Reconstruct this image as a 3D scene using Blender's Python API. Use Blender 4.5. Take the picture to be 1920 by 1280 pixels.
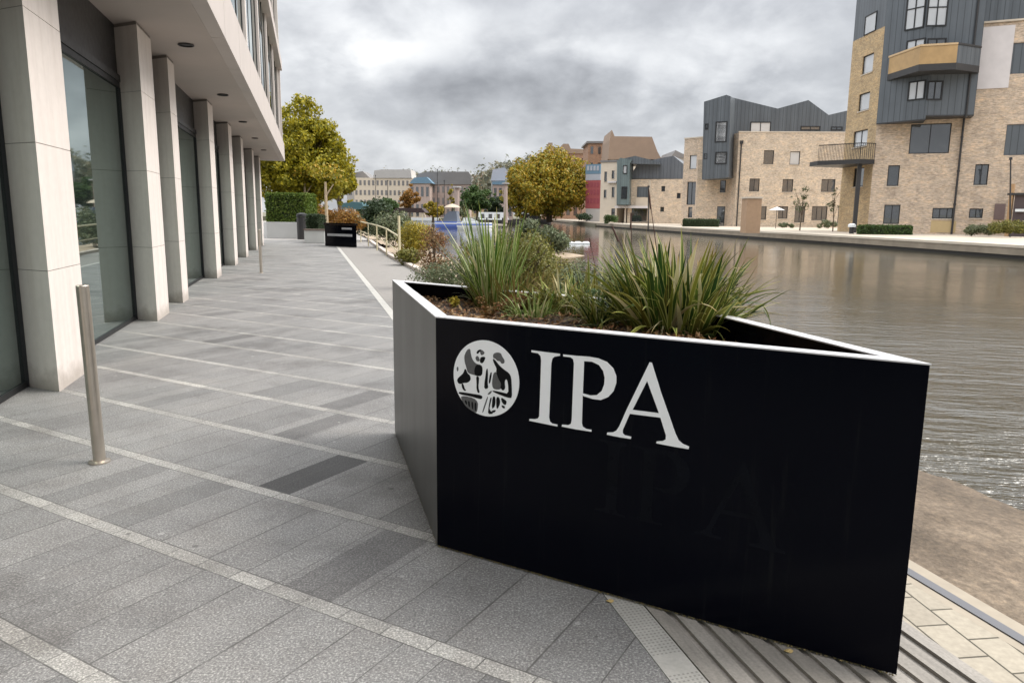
import bpy, bmesh, math, random
from mathutils import Vector, Matrix, noise as mnoise
from mathutils.geometry import tessellate_polygon
random.seed(7)
R_ = math.radians
for o in list(bpy.data.objects): bpy.data.objects.remove(o, do_unlink=True)
sc = bpy.context.scene
COL = sc.collection

# ------------------------------------------------------------------ camera
PIT, ROL, FPX, EZ = R_(9.75), R_(0.6), 1387.0, 1.55
Fv = Vector((0, math.cos(PIT), -math.sin(PIT)))
R0 = Vector((1, 0, 0)); U0 = Vector((0, math.sin(PIT), math.cos(PIT)))
Rv = math.cos(ROL) * R0 + math.sin(ROL) * U0
Uv = -math.sin(ROL) * R0 + math.cos(ROL) * U0
EYE = Vector((0, 0, EZ))
cd = bpy.data.cameras.new('camera'); cam = bpy.data.objects.new('camera', cd); COL.objects.link(cam)
cd.sensor_width = 36; cd.lens = 36 * FPX / 1920; cd.clip_end = 4000; cd.clip_start = 0.05
mw = Matrix((Rv, Uv, -Fv)).transposed().to_4x4(); mw.translation = EYE
cam.matrix_world = mw
sc.camera = cam

# ------------------------------------------------------------------ sky and light
SUN_EL, SUN_AZ = R_(44), R_(82)      # azimuth clockwise from +Y: sun high behind cloud, to the right
w = bpy.data.worlds.new('World'); sc.world = w; w.use_nodes = True
def build_world():
    nt = w.node_tree; N = nt.nodes; L = nt.links
    for n in list(N): N.remove(n)
    def nd(t, **k):
        n = N.new(t)
        for a, b in k.items(): setattr(n, a, b)
        return n
    def M(op, a, b=None, c=None):
        n = nd('ShaderNodeMath', operation=op)
        for i, v in enumerate((a, b, c)):
            if v is None: continue
            if isinstance(v, (int, float)): n.inputs[i].default_value = v
            else: L.new(v, n.inputs[i])
        return n.outputs[0]
    out = nd('ShaderNodeOutputWorld'); bg = nd('ShaderNodeBackground'); L.new(bg.outputs[0], out.inputs[0])
    sky = nd('ShaderNodeTexSky'); sky.sky_type = 'NISHITA'; sky.sun_disc = False
    sky.sun_elevation = SUN_EL; sky.sun_rotation = SUN_AZ
    tc = nd('ShaderNodeTexCoord'); sx = nd('ShaderNodeSeparateXYZ'); L.new(tc.outputs['Generated'], sx.inputs[0])
    x, y, z = sx.outputs
    zc = M('MAXIMUM', z, 0.0)
    den = M('ADD', zc, 0.48)
    cx = M('DIVIDE', x, den); cy = M('DIVIDE', y, den)
    cmb = nd('ShaderNodeCombineXYZ'); L.new(cx, cmb.inputs[0]); L.new(cy, cmb.inputs[1])
    def noise(scale, det, rough, off, dist=0.0):
        mp = nd('ShaderNodeMapping'); mp.inputs[1].default_value = off; L.new(cmb.outputs[0], mp.inputs[0])
        n = nd('ShaderNodeTexNoise'); n.inputs['Scale'].default_value = scale; n.inputs['Detail'].default_value = det
        n.inputs['Roughness'].default_value = rough; n.inputs['Distortion'].default_value = dist
        L.new(mp.outputs[0], n.inputs['Vector']); return n.outputs[0]
    n1 = noise(2.0, 8, 0.5, (3.1, 1.2, 0), 0.15)
    n2 = noise(8.5, 9, 0.55, (7.7, 4.2, 2), 0.15)
    az = M('ARCTAN2', x, y); el = M('ARCSINE', z)
    nw = M('MULTIPLY', M('SUBTRACT', n2, 0.5), 0.22)
    azw = M('ADD', az, nw); elw = M('ADD', el, M('MULTIPLY', M('SUBTRACT', n1, 0.5), 0.14))
    v = M('ADD', M('MULTIPLY', M('SUBTRACT', n1, 0.5), 0.75), 0.435)
    v = M('ADD', v, M('MULTIPLY', M('SUBTRACT', n2, 0.5), 0.60))
    def blob(v, px, py, rx, ry, amp):
        a0 = math.atan((px - 960) / FPX); e0 = math.atan((405 - py) / FPX)
        da = M('DIVIDE', M('SUBTRACT', azw, a0), rx / FPX); de = M('DIVIDE', M('SUBTRACT', elw, e0), ry / FPX)
        q = M('ADD', M('MULTIPLY', da, da), M('MULTIPLY', de, de))
        g = M('MULTIPLY', M('EXPONENT', M('MULTIPLY', q, -1.0)), amp)
        return M('ADD', v, g)
    for b in ((740, 105, 95, 38, .34), (900, 70, 120, 26, .12), (1120, 110, 130, 34, .12), (1420, 130, 170, 60, .16),
              (860, 195, 260, 42, -.16), (1150, 205, 170, 34, -.07), (1330, 10, 260, 60, -.16), (720, 0, 240, 40, -.02),
              (1000, 320, 700, 70, .08), (1450, 260, 160, 50, .06), (960, 20, 60, 40, -.05)):
        v = blob(v, *b[:4], b[4] * (.9 if b[4] > 0 else .95))
    # darker overcast behind the viewer
    v = M('ADD', v, M('MULTIPLY', M('MINIMUM', y, 0.0), 0.10))
    v = M('ADD', v, M('MULTIPLY', zc, 0.16))
    v = M('MAXIMUM', v, 0.16)
    cr = nd('ShaderNodeValToRGB'); e = cr.color_ramp.elements
    e[0].position = 0.15; e[0].color = (.195, .20, .215, 1)
    e[1].position = 1.0; e[1].color = (.80, .80, .79, 1)
    a = cr.color_ramp.elements.new(.42); a.color = (.36, .37, .39, 1)
    a = cr.color_ramp.elements.new(.62); a.color = (.52, .53, .545, 1)
    L.new(v, cr.inputs[0])
    scl = nd('ShaderNodeVectorMath', operation='SCALE'); L.new(cr.outputs[0], scl.inputs[0]); ss = nd('ShaderNodeMapRange', interpolation_type='SMOOTHSTEP'); L.new(zc, ss.inputs[0]); ss.inputs[1].default_value = .20; ss.inputs[2].default_value = .62; ss.inputs[3].default_value = 1.0; ss.inputs[4].default_value = 3.6
    L.new(M('MULTIPLY', ss.outputs[0], 8.2), scl.inputs['Scale'])
    mx = nd('ShaderNodeMix', data_type='RGBA'); mx.inputs[0].default_value = 0.96
    L.new(sky.outputs[0], mx.inputs[6]); L.new(scl.outputs[0], mx.inputs[7])
    L.new(mx.outputs[2], bg.inputs[0]); bg.inputs[1].default_value = 0.12
build_world()
sd = bpy.data.lights.new('sun', 'SUN'); sd.energy = 2.0; sd.angle = R_(30); sd.color = (1, .95, .87)
sun = bpy.data.objects.new('sun', sd); COL.objects.link(sun)
sun.rotation_euler = (math.pi / 2 - SUN_EL, 0, -SUN_AZ + math.pi)
sun.location = (20, -10, 30)
vs = sc.view_settings
vs.view_transform = 'Standard'; vs.look = 'None'; vs.exposure = 0.72; vs.gamma = 1
vs.use_curve_mapping = False

# ------------------------------------------------------------------ geometry helpers
def ray(x, y): return Fv + (x - 960) / FPX * Rv - (y - 640) / FPX * Uv
def gz(x, y, z=0.0):
    d = ray(x, y); t = (z - EZ) / d.z; return EYE + d * t
def aty(x, y, Y):
    d = ray(x, y); return EYE + d * (Y / d.y)
OX, OY = .403, 2.8; WX, WY = .965, .262
def ws(a, s, z=0.0): return Vector((OX + a * WX - s * WY, OY + a * WY + s * WX, z))   # a across the promenade, s along it

class Pl:                        # vertical plane through two plan points
    def __init__(s, P, Q):
        s.P = Vector((P[0], P[1])); s.Q = Vector((Q[0], Q[1])); s.t = (s.Q - s.P).normalized(); s.n = Vector((s.t.y, -s.t.x)); s.L = (s.Q - s.P).length
    def uz(s, x, y):
        d = ray(x, y); k = ((s.P.x) * s.n.x + (s.P.y) * s.n.y) / (d.x * s.n.x + d.y * s.n.y); X = EYE + d * k
        return (X.x - s.P.x) * s.t.x + (X.y - s.P.y) * s.t.y, X.z
    def pt(s, u, z, d=0.0):      # d > 0 stands proud towards the viewer side (n)
        return Vector((s.P.x + s.t.x * u + s.n.x * d, s.P.y + s.t.y * u + s.n.y * d, z))
    def rect(s, x0, y0, x1, y1):
        xm, ym = (x0 + x1) / 2, (y0 + y1) / 2
        return s.uz(x0, ym)[0], s.uz(x1, ym)[0], s.uz(xm, y1)[1], s.uz(xm, y0)[1]

class MB:
    def __init__(s): s.v = []; s.f = []; s.m = []; s.uv = {}
    def face(s, pts, m=0, uv=None):
        i = len(s.v); s.v += [Vector(p) for p in pts]; s.f.append(tuple(range(i, i + len(pts)))); s.m.append(m)
        if uv: s.uv[len(s.f) - 1] = uv
    def prism(s, top, off, m=0, cap=True):      # polygon (list of points) extruded by -off
        off = Vector(off); bot = [Vector(p) - off for p in top]; top = [Vector(p) for p in top]
        n = Vector((0, 0, 0))
        for i in range(len(top)): n += top[i].cross(top[(i + 1) % len(top)])
        if n.dot(off) < 0: top.reverse(); bot.reverse()
        def convex(P):
            sg = 0
            for i in range(len(P)):
                c = (P[(i + 1) % len(P)] - P[i]).cross(P[(i + 2) % len(P)] - P[(i + 1) % len(P)]).dot(off)
                if c < -1e-12: return False
            return True
        if cap and len(top) < 9 and convex(top):
            s.face(top, m); s.face(list(reversed(bot)), m)
        elif cap:
            for tri in tessellate_polygon([top]):
                a, b, c = [top[k] for k in tri]
                if (b - a).cross(c - a).dot(off) < 0: b, c = c, b
                s.face((a, b, c), m)
            for tri in tessellate_polygon([bot]):
                a, b, c = [bot[k] for k in tri]
                if (b - a).cross(c - a).dot(off) > 0: b, c = c, b
                s.face((a, b, c), m)
        for i in range(len(top)):
            j = (i + 1) % len(top); s.face((top[i], bot[i], bot[j], top[j]), m)
    def poly2(s, xy, z0, z1, m=0): s.prism([Vector((p[0], p[1], z1)) for p in xy], (0, 0, z1 - z0), m)
    def box(s, x0, x1, y0, y1, z0, z1, m=0): s.poly2([(x0, y0), (x1, y0), (x1, y1), (x0, y1)], z0, z1, m)
    def pbox(s, pl, u0, u1, z0, z1, d0, d1, m=0):
        s.prism([pl.pt(u0, z0, d1), pl.pt(u1, z0, d1), pl.pt(u1, z1, d1), pl.pt(u0, z1, d1)], Vector((pl.n.x, pl.n.y, 0)) * (d1 - d0), m)
    def wbox(s, a0, a1, s0, s1, z0, z1, m=0): s.poly2([ws(a0, s0), ws(a1, s0), ws(a1, s1), ws(a0, s1)], z0, z1, m)
    def tube(s, pts, rad, n=10, m=0, cap=True):
        pts = [Vector(p) for p in pts]
        if not isinstance(rad, (list, tuple)): rad = [rad] * len(pts)
        rings = []
        for i, p in enumerate(pts):
            d = (pts[min(i + 1, len(pts) - 1)] - pts[max(i - 1, 0)]).normalized()
            a = d.cross(Vector((0, 0, 1)) if abs(d.z) < .9 else Vector((1, 0, 0))).normalized(); b = d.cross(a)
            rings.append([p + (a * math.cos(2 * math.pi * k / n) + b * math.sin(2 * math.pi * k / n)) * rad[i] for k in range(n)])
        base = len(s.v)
        for r in rings: s.v += r
        for i in range(len(rings) - 1):
            for k in range(n):
                s.f.append((base + i * n + k, base + (i + 1) * n + k, base + (i + 1) * n + (k + 1) % n, base + i * n + (k + 1) % n)); s.m.append(m)
        if cap:
            s.f.append(tuple(base + k for k in range(n))); s.m.append(m)
            s.f.append(tuple(base + (len(rings) - 1) * n + k for k in reversed(range(n)))); s.m.append(m)
    def build(s, name, mats, parent=None, origin=None, smooth=False, bevel=0, merge=True):
        me = bpy.data.meshes.new(name)
        if origin is None: origin = parent['_o'] if parent is not None and '_o' in parent else (0, 0, 0)
        org = Vector(origin)
        me.from_pydata([tuple(v - org) for v in s.v], [], s.f)
        if not isinstance(mats, (list, tuple)): mats = [mats]
        for m in mats: me.materials.append(m)
        for p, k in zip(me.polygons, s.m): p.material_index = min(k, len(mats) - 1); p.use_smooth = smooth
        me.update()
        ul = me.uv_layers.new(name='UVMap').data
        for p in me.polygons:
            if p.index in s.uv:
                for li, q in zip(p.loop_indices, s.uv[p.index]): ul[li].uv = q
                continue
            n = p.normal
            if abs(n.z) > .75:
                for li in p.loop_indices:
                    c = s.v[me.loops[li].vertex_index]; ul[li].uv = (c.x, c.y)
            else:
                t = Vector((-n.y, n.x, 0)).normalized()
                for li in p.loop_indices:
                    c = s.v[me.loops[li].vertex_index]; ul[li].uv = (c.dot(t), c.z)
        o = bpy.data.objects.new(name, me); COL.objects.link(o)
        if parent is not None:
            o.parent = parent
            po = Vector(parent['_o']) if '_o' in parent else Vector((0, 0, 0))
            o.location = org - po
        else: o.location = org
        o['_o'] = tuple(org)
        if bevel:
            b = o.modifiers.new('bevel', 'BEVEL'); b.width = bevel; b.segments = 2; b.limit_method = 'ANGLE'; b.angle_limit = R_(40)
            wd = o.modifiers.new('weld', 'WELD'); wd.merge_threshold = .0005
            o.modifiers.move(1, 0)
        return o
def tag(o, label=None, cat=None, group=None, kind=None):
    if label: o['label'] = label
    if cat: o['category'] = cat
    if group: o['group'] = group
    if kind: o['kind'] = kind
    return o
def thing(name, label, cat, loc, group=None):
    o = bpy.data.objects.new(name, None); COL.objects.link(o); o.empty_display_size = .3
    o.location = loc; o['_o'] = tuple(loc); return tag(o, label, cat, group)
def copy_thing(o, loc, label, rot=0.0, scale=1.0):
    c = o.copy(); COL.objects.link(c); c.location = loc; c.rotation_euler = (0, 0, rot); c.scale = (scale,) * 3; c['label'] = label; c['_o'] = tuple(loc)
    for ch in list(o.children):
        d = ch.copy(); COL.objects.link(d); d.parent = c
        for g2 in list(ch.children):
            e = g2.copy(); COL.objects.link(e); e.parent = d
    return c
def struct(name, mb, m, **k): return tag(mb.build(name, m, **k), kind='structure')

# ------------------------------------------------------------------ materials
MATS = {}
class NT:
    def __init__(s, name):
        s.mat = bpy.data.materials.new(name); s.mat.use_nodes = True; s.t = s.mat.node_tree; s.N = s.t.nodes; s.L = s.t.links
        s.b = s.N['Principled BSDF']; s.tc = s.N.new('ShaderNodeTexCoord')
    def nd(s, t, **k):
        n = s.N.new(t)
        for a, b in k.items(): setattr(n, a, b)
        return n
    def M(s, op, a, b=None, c=None):
        n = s.nd('ShaderNodeMath', operation=op)
        for i, v in enumerate((a, b, c)):
            if v is None: continue
            if isinstance(v, (int, float)): n.inputs[i].default_value = v
            else: s.L.new(v, n.inputs[i])
        return n.outputs[0]
    def noise(s, scale, det=4, rough=.55, vec=None, vscale=None, coord='Object'):
        n = s.nd('ShaderNodeTexNoise'); n.inputs['Scale'].default_value = scale; n.inputs['Detail'].default_value = det; n.inputs['Roughness'].default_value = rough
        src = vec if vec is not None else s.tc.outputs[coord]
        if vscale:
            mp = s.nd('ShaderNodeMapping'); mp.inputs[3].default_value = vscale; s.L.new(src, mp.inputs[0]); src = mp.outputs[0]
        s.L.new(src, n.inputs['Vector']); return n.outputs[0]
    def ramp(s, fac, stops, const=False):
        r = s.nd('ShaderNodeValToRGB'); e = r.color_ramp.elements
        if const: r.color_ramp.interpolation = 'CONSTANT'
        while len(e) < len(stops): e.new(.5)
        for el, (p, c) in zip(e, stops): el.position = p; el.color = (*c, 1)
        s.L.new(fac, r.inputs[0]); return r.outputs[0]
    def mix(s, f, a, b, mode='MIX'):
        m = s.nd('ShaderNodeMix', data_type='RGBA', blend_type=mode)
        for i, v in ((0, f), (6, a), (7, b)):
            if isinstance(v, (int, float)): m.inputs[i].default_value = v
            elif isinstance(v, tuple): m.inputs[i].default_value = (*v, 1)
            else: s.L.new(v, m.inputs[i])
        return m.outputs[2]
    def vary(s, col, scale, amt, **k):
        n = s.noise(scale, **k); f = s.M('ADD', s.M('MULTIPLY', s.M('SUBTRACT', n, .5), amt * 2), 1.0)
        v = s.nd('ShaderNodeVectorMath', operation='SCALE')
        if isinstance(col, tuple): v.inputs[0].default_value = col
        else: s.L.new(col, v.inputs[0])
        s.L.new(f, v.inputs['Scale']); return v.outputs[0]
    def bump(s, h, strength=.3, dist=.01):
        b = s.nd('ShaderNodeBump'); b.inputs['Strength'].default_value = strength; b.inputs['Distance'].default_value = dist
        s.L.new(h, b.inputs['Height']); s.L.new(b.outputs[0], s.b.inputs['Normal'])
    def col(s, c):
        if isinstance(c, tuple): s.b.inputs['Base Color'].default_value = (*c, 1)
        else: s.L.new(c, s.b.inputs['Base Color'])
    def rough(s, r):
        if isinstance(r, (int, float)): s.b.inputs['Roughness'].default_value = r
        else: s.L.new(r, s.b.inputs['Roughness'])
def plain(name, c, rough=.6, metal=0.0, var=.12, vs_=6.0, bump=0.0, spec=None):
    if name in MATS: return MATS[name]
    n = NT(name); col = n.vary(c, vs_, var, det=6); col = n.vary(col, vs_ * .17, var * .7)
    n.col(col); n.b.inputs['Metallic'].default_value = metal
    r = n.noise(vs_ * 2.3, 4); n.rough(n.M('ADD', n.M('MULTIPLY', n.M('SUBTRACT', r, .5), .22), rough))
    if spec is not None: n.b.inputs['Specular IOR Level'].default_value = spec
    if bump: n.bump(n.noise(vs_ * 8, 5), bump, .01)
    MATS[name] = n.mat; return n.mat

def granite_mat():
    n = NT('granite_paving'); sx = n.nd('ShaderNodeSeparateXYZ'); n.L.new(n.tc.outputs['Object'], sx.inputs[0]); x, y, _ = sx.outputs
    M = n.M
    v = M('ADD', M('MULTIPLY', x, .5), M('MULTIPLY', y, .866)); u = M('SUBTRACT', M('MULTIPLY', x, .866), M('MULTIPLY', y, .5))
    vr = M('DIVIDE', M('SUBTRACT', v, 1.955 - .74 * 20), .74); row = M('FLOOR', vr); fr = M('FRACT', vr)
    strip = M('LESS_THAN', fr, .108)
    wn = n.nd('ShaderNodeTexWhiteNoise', noise_dimensions='1D'); n.L.new(row, wn.inputs['W'])
    us = M('DIVIDE', M('ADD', u, M('MULTIPLY', wn.outputs['Value'], 1.7)), .235)
    # uneven slab widths
    usw = M('ADD', us, M('MULTIPLY', M('SINE', M('ADD', M('MULTIPLY', us, .9), M('MULTIPLY', row, 2.3))), .38))
    cell = M('FLOOR', usw); cf = M('FRACT', usw)
    us2 = M('DIVIDE', M('ADD', u, M('MULTIPLY', wn.outputs['Value'], 3.1)), .21); c2 = M('FLOOR', us2); f2 = M('FRACT', us2)
    def cellnoise(c, k):
        cb = n.nd('ShaderNodeCombineXYZ'); n.L.new(c, cb.inputs[0]); n.L.new(row, cb.inputs[1]); cb.inputs[2].default_value = k
        q = n.nd('ShaderNodeTexWhiteNoise', noise_dimensions='3D'); n.L.new(cb.outputs[0], q.inputs[0]); return q.outputs['Value']
    r1 = cellnoise(cell, 1.0); r2 = cellnoise(c2, 5.0)
    # row tone
    rw = cellnoise(M('MULTIPLY', row, 0.0), 3.0)
    slab = n.ramp(r1, [(0, (.172, .169, .165)), (.10, (.200, .196, .191)), (.55, (.218, .213, .207)), (1, (.242, .236, .228))])
    stripc = n.ramp(r2, [(0, (.27, .262, .246)), (1, (.38, .368, .343))])
    col = n.mix(strip, slab, stripc)
    for (px, py, wd_, tone) in ((588, 888, .25, .30), (682, 1050, .26, .72), (620, 790, .22, .66), (690, 742, .24, .68), (448, 632, .25, .62)):
        d_ = ray(px, py); q_ = EYE + d_ * (-EZ / d_.z); u_q = q_.x * .866 - q_.y * .5; v_q = q_.x * .5 + q_.y * .866; rq = math.floor((v_q - (1.955 - .74 * 20)) / .74)
        hit = M('MULTIPLY', M('LESS_THAN', M('ABSOLUTE', M('SUBTRACT', u, u_q)), wd_ / 2), M('LESS_THAN', M('ABSOLUTE', M('SUBTRACT', row, float(rq))), .5)); hit = M('MULTIPLY', hit, M('SUBTRACT', 1.0, strip))
        col = n.mix(hit, col, (.215 * tone, .208 * tone, .203 * tone))
    speck = n.noise(115, 3, .7); sp = n.ramp(speck, [(0, (.3, .3, .3)), (.40, (.66, .66, .66)), (.54, (1.02, 1.02, 1.02)), (.64, (1.8, 1.8, 1.76)), (1, (2.4, 2.4, 2.4))])
    sp2 = n.noise(48, 4, .65); spm = n.ramp(sp2, [(0.2, (.72, .71, .70)), (.5, (1, 1, 1)), (.8, (1.3, 1.3, 1.28))])
    col = n.mix(1.0, col, sp, 'MULTIPLY'); col = n.mix(.9, col, spm, 'MULTIPLY')
    st = n.noise(1.1, 7, .62); stm = n.ramp(st, [(.25, (.74, .73, .73)), (.5, (1, 1, 1)), (.75, (1.12, 1.09, 1.06))]); col = n.mix(.85, col, stm, 'MULTIPLY')
    st2 = n.noise(5.0, 6, .7); stm2 = n.ramp(st2, [(.3, (.82, .80, .79)), (.55, (1, 1, 1)), (.8, (1.1, 1.1, 1.1))]); col = n.mix(.8, col, stm2, 'MULTIPLY')
    vo = n.nd('ShaderNodeTexVoronoi'); vo.inputs['Scale'].default_value = 4.2; n.L.new(n.tc.outputs['Object'], vo.inputs['Vector'])
    gum = M('LESS_THAN', vo.outputs['Distance'], M('MULTIPLY', n.noise(3.0, 2), .11)); col = n.mix(M('MULTIPLY', gum, .5), col, (.42, .41, .39))
    vo2 = n.nd('ShaderNodeTexVoronoi'); vo2.inputs['Scale'].default_value = 2.3; n.L.new(n.tc.outputs['Object'], vo2.inputs['Vector'])
    gum2 = M('LESS_THAN', vo2.outputs['Distance'], M('MULTIPLY', n.noise(2.1, 2), .07)); col = n.mix(M('MULTIPLY', gum2, .6), col, (.07, .066, .062))
    bs = n.noise(.55, 9, .72); col = n.mix(.8, col, n.ramp(bs, [(.36, (.62, .60, .59)), (.47, (.93, .92, .92)), (.60, (1.0, 1.0, 1.0)), (.72, (1.13, 1.10, 1.08))]), 'MULTIPLY')
    # joints
    def edge(f, wd): return M('LESS_THAN', M('SUBTRACT', .5, M('ABSOLUTE', M('SUBTRACT', f, .5))), wd)
    j1 = M('MULTIPLY', edge(cf, .013), M('SUBTRACT', 1.0, strip)); j2 = M('MULTIPLY', edge(f2, .012), strip)
    j3 = M('MAXIMUM', M('LESS_THAN', M('ABSOLUTE', M('SUBTRACT', fr, .108)), .0045), edge(fr, .004))
    j = M('MINIMUM', M('MAXIMUM', M('MAXIMUM', j1, j2), j3), 1.0)
    jn = n.noise(9, 3); jstr = M('MINIMUM', M('MULTIPLY', j, M('MULTIPLY', jn, 1.7)), 1.0)
    col = n.mix(jstr, col, (.085, .08, .075)); n.col(col)
    n.rough(M('ADD', .50, M('MULTIPLY', st2, .24))); n.b.inputs['Specular IOR Level'].default_value = .38
    h = M('SUBTRACT', M('MULTIPLY', speck, .25), M('MULTIPLY', j, 1.0)); n.bump(h, .35, .004)
    return n.mat
def brick_mat(name, c1, c2, mortar, patch=(.9, .8, .62)):
    n = NT(name); b = n.nd('ShaderNodeTexBrick'); n.L.new(n.tc.outputs['UV'], b.inputs['Vector'])
    b.inputs['Scale'].default_value = 1; b.inputs['Brick Width'].default_value = .225; b.inputs['Row Height'].default_value = .075
    b.inputs['Mortar Size'].default_value = .006; b.inputs['Mortar Smooth'].default_value = .3; b.inputs['Bias'].default_value = -.1
    b.inputs['Color1'].default_value = (*c1, 1); b.inputs['Color2'].default_value = (*c2, 1); b.inputs['Mortar'].default_value = (*mortar, 1)
    col = b.outputs[0]
    st = n.noise(1.0, 6, .7, vscale=(1, 1, 1), coord='UV'); col = n.mix(1.0, col, n.ramp(st, [(.25, (.72, .70, .68)), (.5, (1, 1, 1)), (.75, (1.25, 1.18, 1.08))]), 'MULTIPLY')
    # blotches a few courses high
    b2 = n.noise(1.0, 5, .75, vscale=(1.3, 4.5, 1), coord='UV'); col = n.mix(.9, col, n.ramp(b2, [(.28, (.64, .60, .58)), (.48, (1, 1, 1)), (.62, (1.12, 1.05, .95)), (.75, (1.35, 1.25, 1.1))]), 'MULTIPLY')
    b3 = n.noise(1.0, 2, .5, vscale=(5, 14, 1), coord='UV'); col = n.mix(.8, col, n.ramp(b3, [(.3, (.72, .68, .64)), (.5, (1, 1, 1)), (.7, (1.25, 1.22, 1.15))]), 'MULTIPLY')
    n.col(col); n.rough(.9); n.bump(b.outputs['Fac'], .3, .01); return n.mat
def clad_mat(name, c, seam=.42, horiz=False):
    n = NT(name); sx = n.nd('ShaderNodeSeparateXYZ'); n.L.new(n.tc.outputs['UV'], sx.inputs[0])
    u = sx.outputs[1 if horiz else 0]; f = n.M('FRACT', n.M('DIVIDE', u, seam))
    e = n.M('LESS_THAN', n.M('ABSOLUTE', n.M('SUBTRACT', f, .5)), .06)
    cell = n.M('FLOOR', n.M('DIVIDE', u, seam)); wn = n.nd('ShaderNodeTexWhiteNoise', noise_dimensions='1D'); n.L.new(cell, wn.inputs['W'])
    col = n.vary(c, .8, .16, det=5); tone = n.ramp(wn.outputs['Value'], [(0, (.88, .88, .88)), (1, (1.1, 1.1, 1.1))]); col = n.mix(1.0, col, tone, 'MULTIPLY')
    col = n.mix(e, col, tuple(x * .62 for x in c)); n.col(col); n.rough(.42); n.b.inputs['Metallic'].default_value = .25
    n.bump(e, .6, .03); return n.mat
def glass_mat(name, c, rough=.03, spec=1.0, coat=0.55, wave=0.0):
    n = NT(name); n.col(n.vary(c, .7, .2)); n.rough(rough); n.b.inputs['Specular IOR Level'].default_value = spec
    n.b.inputs['IOR'].default_value = 1.9 if coat < .5 else 3.0; n.b.inputs['Specular Tint'].default_value = (.66, .80, .76, 1) if coat > .5 else (1, 1, 1, 1); n.b.inputs['Coat Weight'].default_value = coat; n.b.inputs['Coat Roughness'].default_value = .01
    if wave: n.bump(n.noise(1.3, 2), wave, .02)
    return n.mat
def leaf_mat(name, cols, rough=.55, trans=.25):
    n = NT(name); gi = n.nd('ShaderNodeNewGeometry'); col = n.ramp(gi.outputs['Random Per Island'], [(i / (len(cols) - 1), c) for i, c in enumerate(cols)])
    col = n.vary(col, .45, .35, det=2); n.col(col); n.rough(rough)
    n.b.inputs['Specular IOR Level'].default_value = .3
    tr = n.nd('ShaderNodeBsdfTranslucent'); n.L.new(col, tr.inputs[0]); mx = n.nd('ShaderNodeMixShader'); mx.inputs[0].default_value = trans
    n.L.new(n.b.outputs[0], mx.inputs[1]); n.L.new(tr.outputs[0], mx.inputs[2]); n.L.new(mx.outputs[0], n.N['Material Output'].inputs[0])
    return n.mat
def blade_mat(name, mids, margin, mw_=.5):
    n = NT(name); gi = n.nd('ShaderNodeNewGeometry'); rnd = gi.outputs['Random Per Island']
    col = n.ramp(rnd, [(i / (len(mids) - 1), c) for i, c in enumerate(mids)])
    sx = n.nd('ShaderNodeSeparateXYZ'); n.L.new(n.tc.outputs['UV'], sx.inputs[0]); u, v = sx.outputs[0], sx.outputs[1]
    e = n.M('GREATER_THAN', n.M('ABSOLUTE', n.M('SUBTRACT', u, .5)), n.M('SUBTRACT', .5, n.M('MULTIPLY', mw_, n.M('FRACT', n.M('MULTIPLY', rnd, 7.3)))))
    col = n.mix(n.M('MULTIPLY', e, .85), col, margin)
    tipf = n.ramp(v, [(0, (.75, .72, .55)), (.15, (1, 1, 1)), (.85, (1, 1, 1)), (1, (1.1, .8, .55))]); col = n.mix(1.0, col, tipf, 'MULTIPLY')
    n.col(col); n.rough(.55); n.b.inputs['Specular IOR Level'].default_value = .28
    tr = n.nd('ShaderNodeBsdfTranslucent'); n.L.new(col, tr.inputs[0]); mx = n.nd('ShaderNodeMixShader'); mx.inputs[0].default_value = .22
    n.L.new(n.b.outputs[0], mx.inputs[1]); n.L.new(tr.outputs[0], mx.inputs[2]); n.L.new(mx.outputs[0], n.N['Material Output'].inputs[0])
    return n.mat

m_granite = granite_mat()
def stone_mat():
    n = NT('limestone'); c = n.vary((.66, .595, .55), .9, .10, det=5); c = n.vary(c, 14, .08, det=6)
    s = n.noise(1.0, 4, .6, vscale=(9, 9, .5)); c = n.mix(.7, c, n.ramp(s, [(.3, (.88, .86, .84)), (.55, (1, 1, 1)), (.8, (1.06, 1.05, 1.03))]), 'MULTIPLY')
    sz = n.nd('ShaderNodeSeparateXYZ'); n.L.new(n.tc.outputs['Object'], sz.inputs[0]); dn = n.noise(5, 6, .7)
    g_ = n.M('LESS_THAN', sz.outputs[2], n.M('MULTIPLY', dn, .32)); dirt = n.M('MULTIPLY', n.M('MAXIMUM', n.M('SUBTRACT', n.M('MULTIPLY', dn, .42), sz.outputs[2]), 0.0), 3.2)
    c = n.mix(n.M('MINIMUM', dirt, .55), c, (.24, .20, .16))
    n.col(c); n.rough(.75); n.bump(n.noise(60, 4), .12, .004); return n.mat
m_stone = stone_mat()
m_joint = plain('stone_joint', (.22, .19, .17), .9)
m_soffit = plain('soffit_render', (.42, .365, .33), .8, var=.10, vs_=.9)
m_fascia = plain('fascia_stone', (.47, .42, .39), .75, var=.08, vs_=2)
m_glass = glass_mat('tinted_glass', (.016, .021, .02), wave=.03)
m_winglass = glass_mat('window_glass', (.03, .035, .04), .05, .9, .3, wave=.25)
m_skypane = glass_mat('sky_painted_window_glass', (.50, .51, .52), .08, .9, .4, wave=.2)  # pale base stands in for bright sky reflected in the panes
m_dark = plain('dark_metal_panel', (.045, .043, .043), .45, .3)
m_black = plain('black_frame', (.012, .012, .013), .5)
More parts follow.
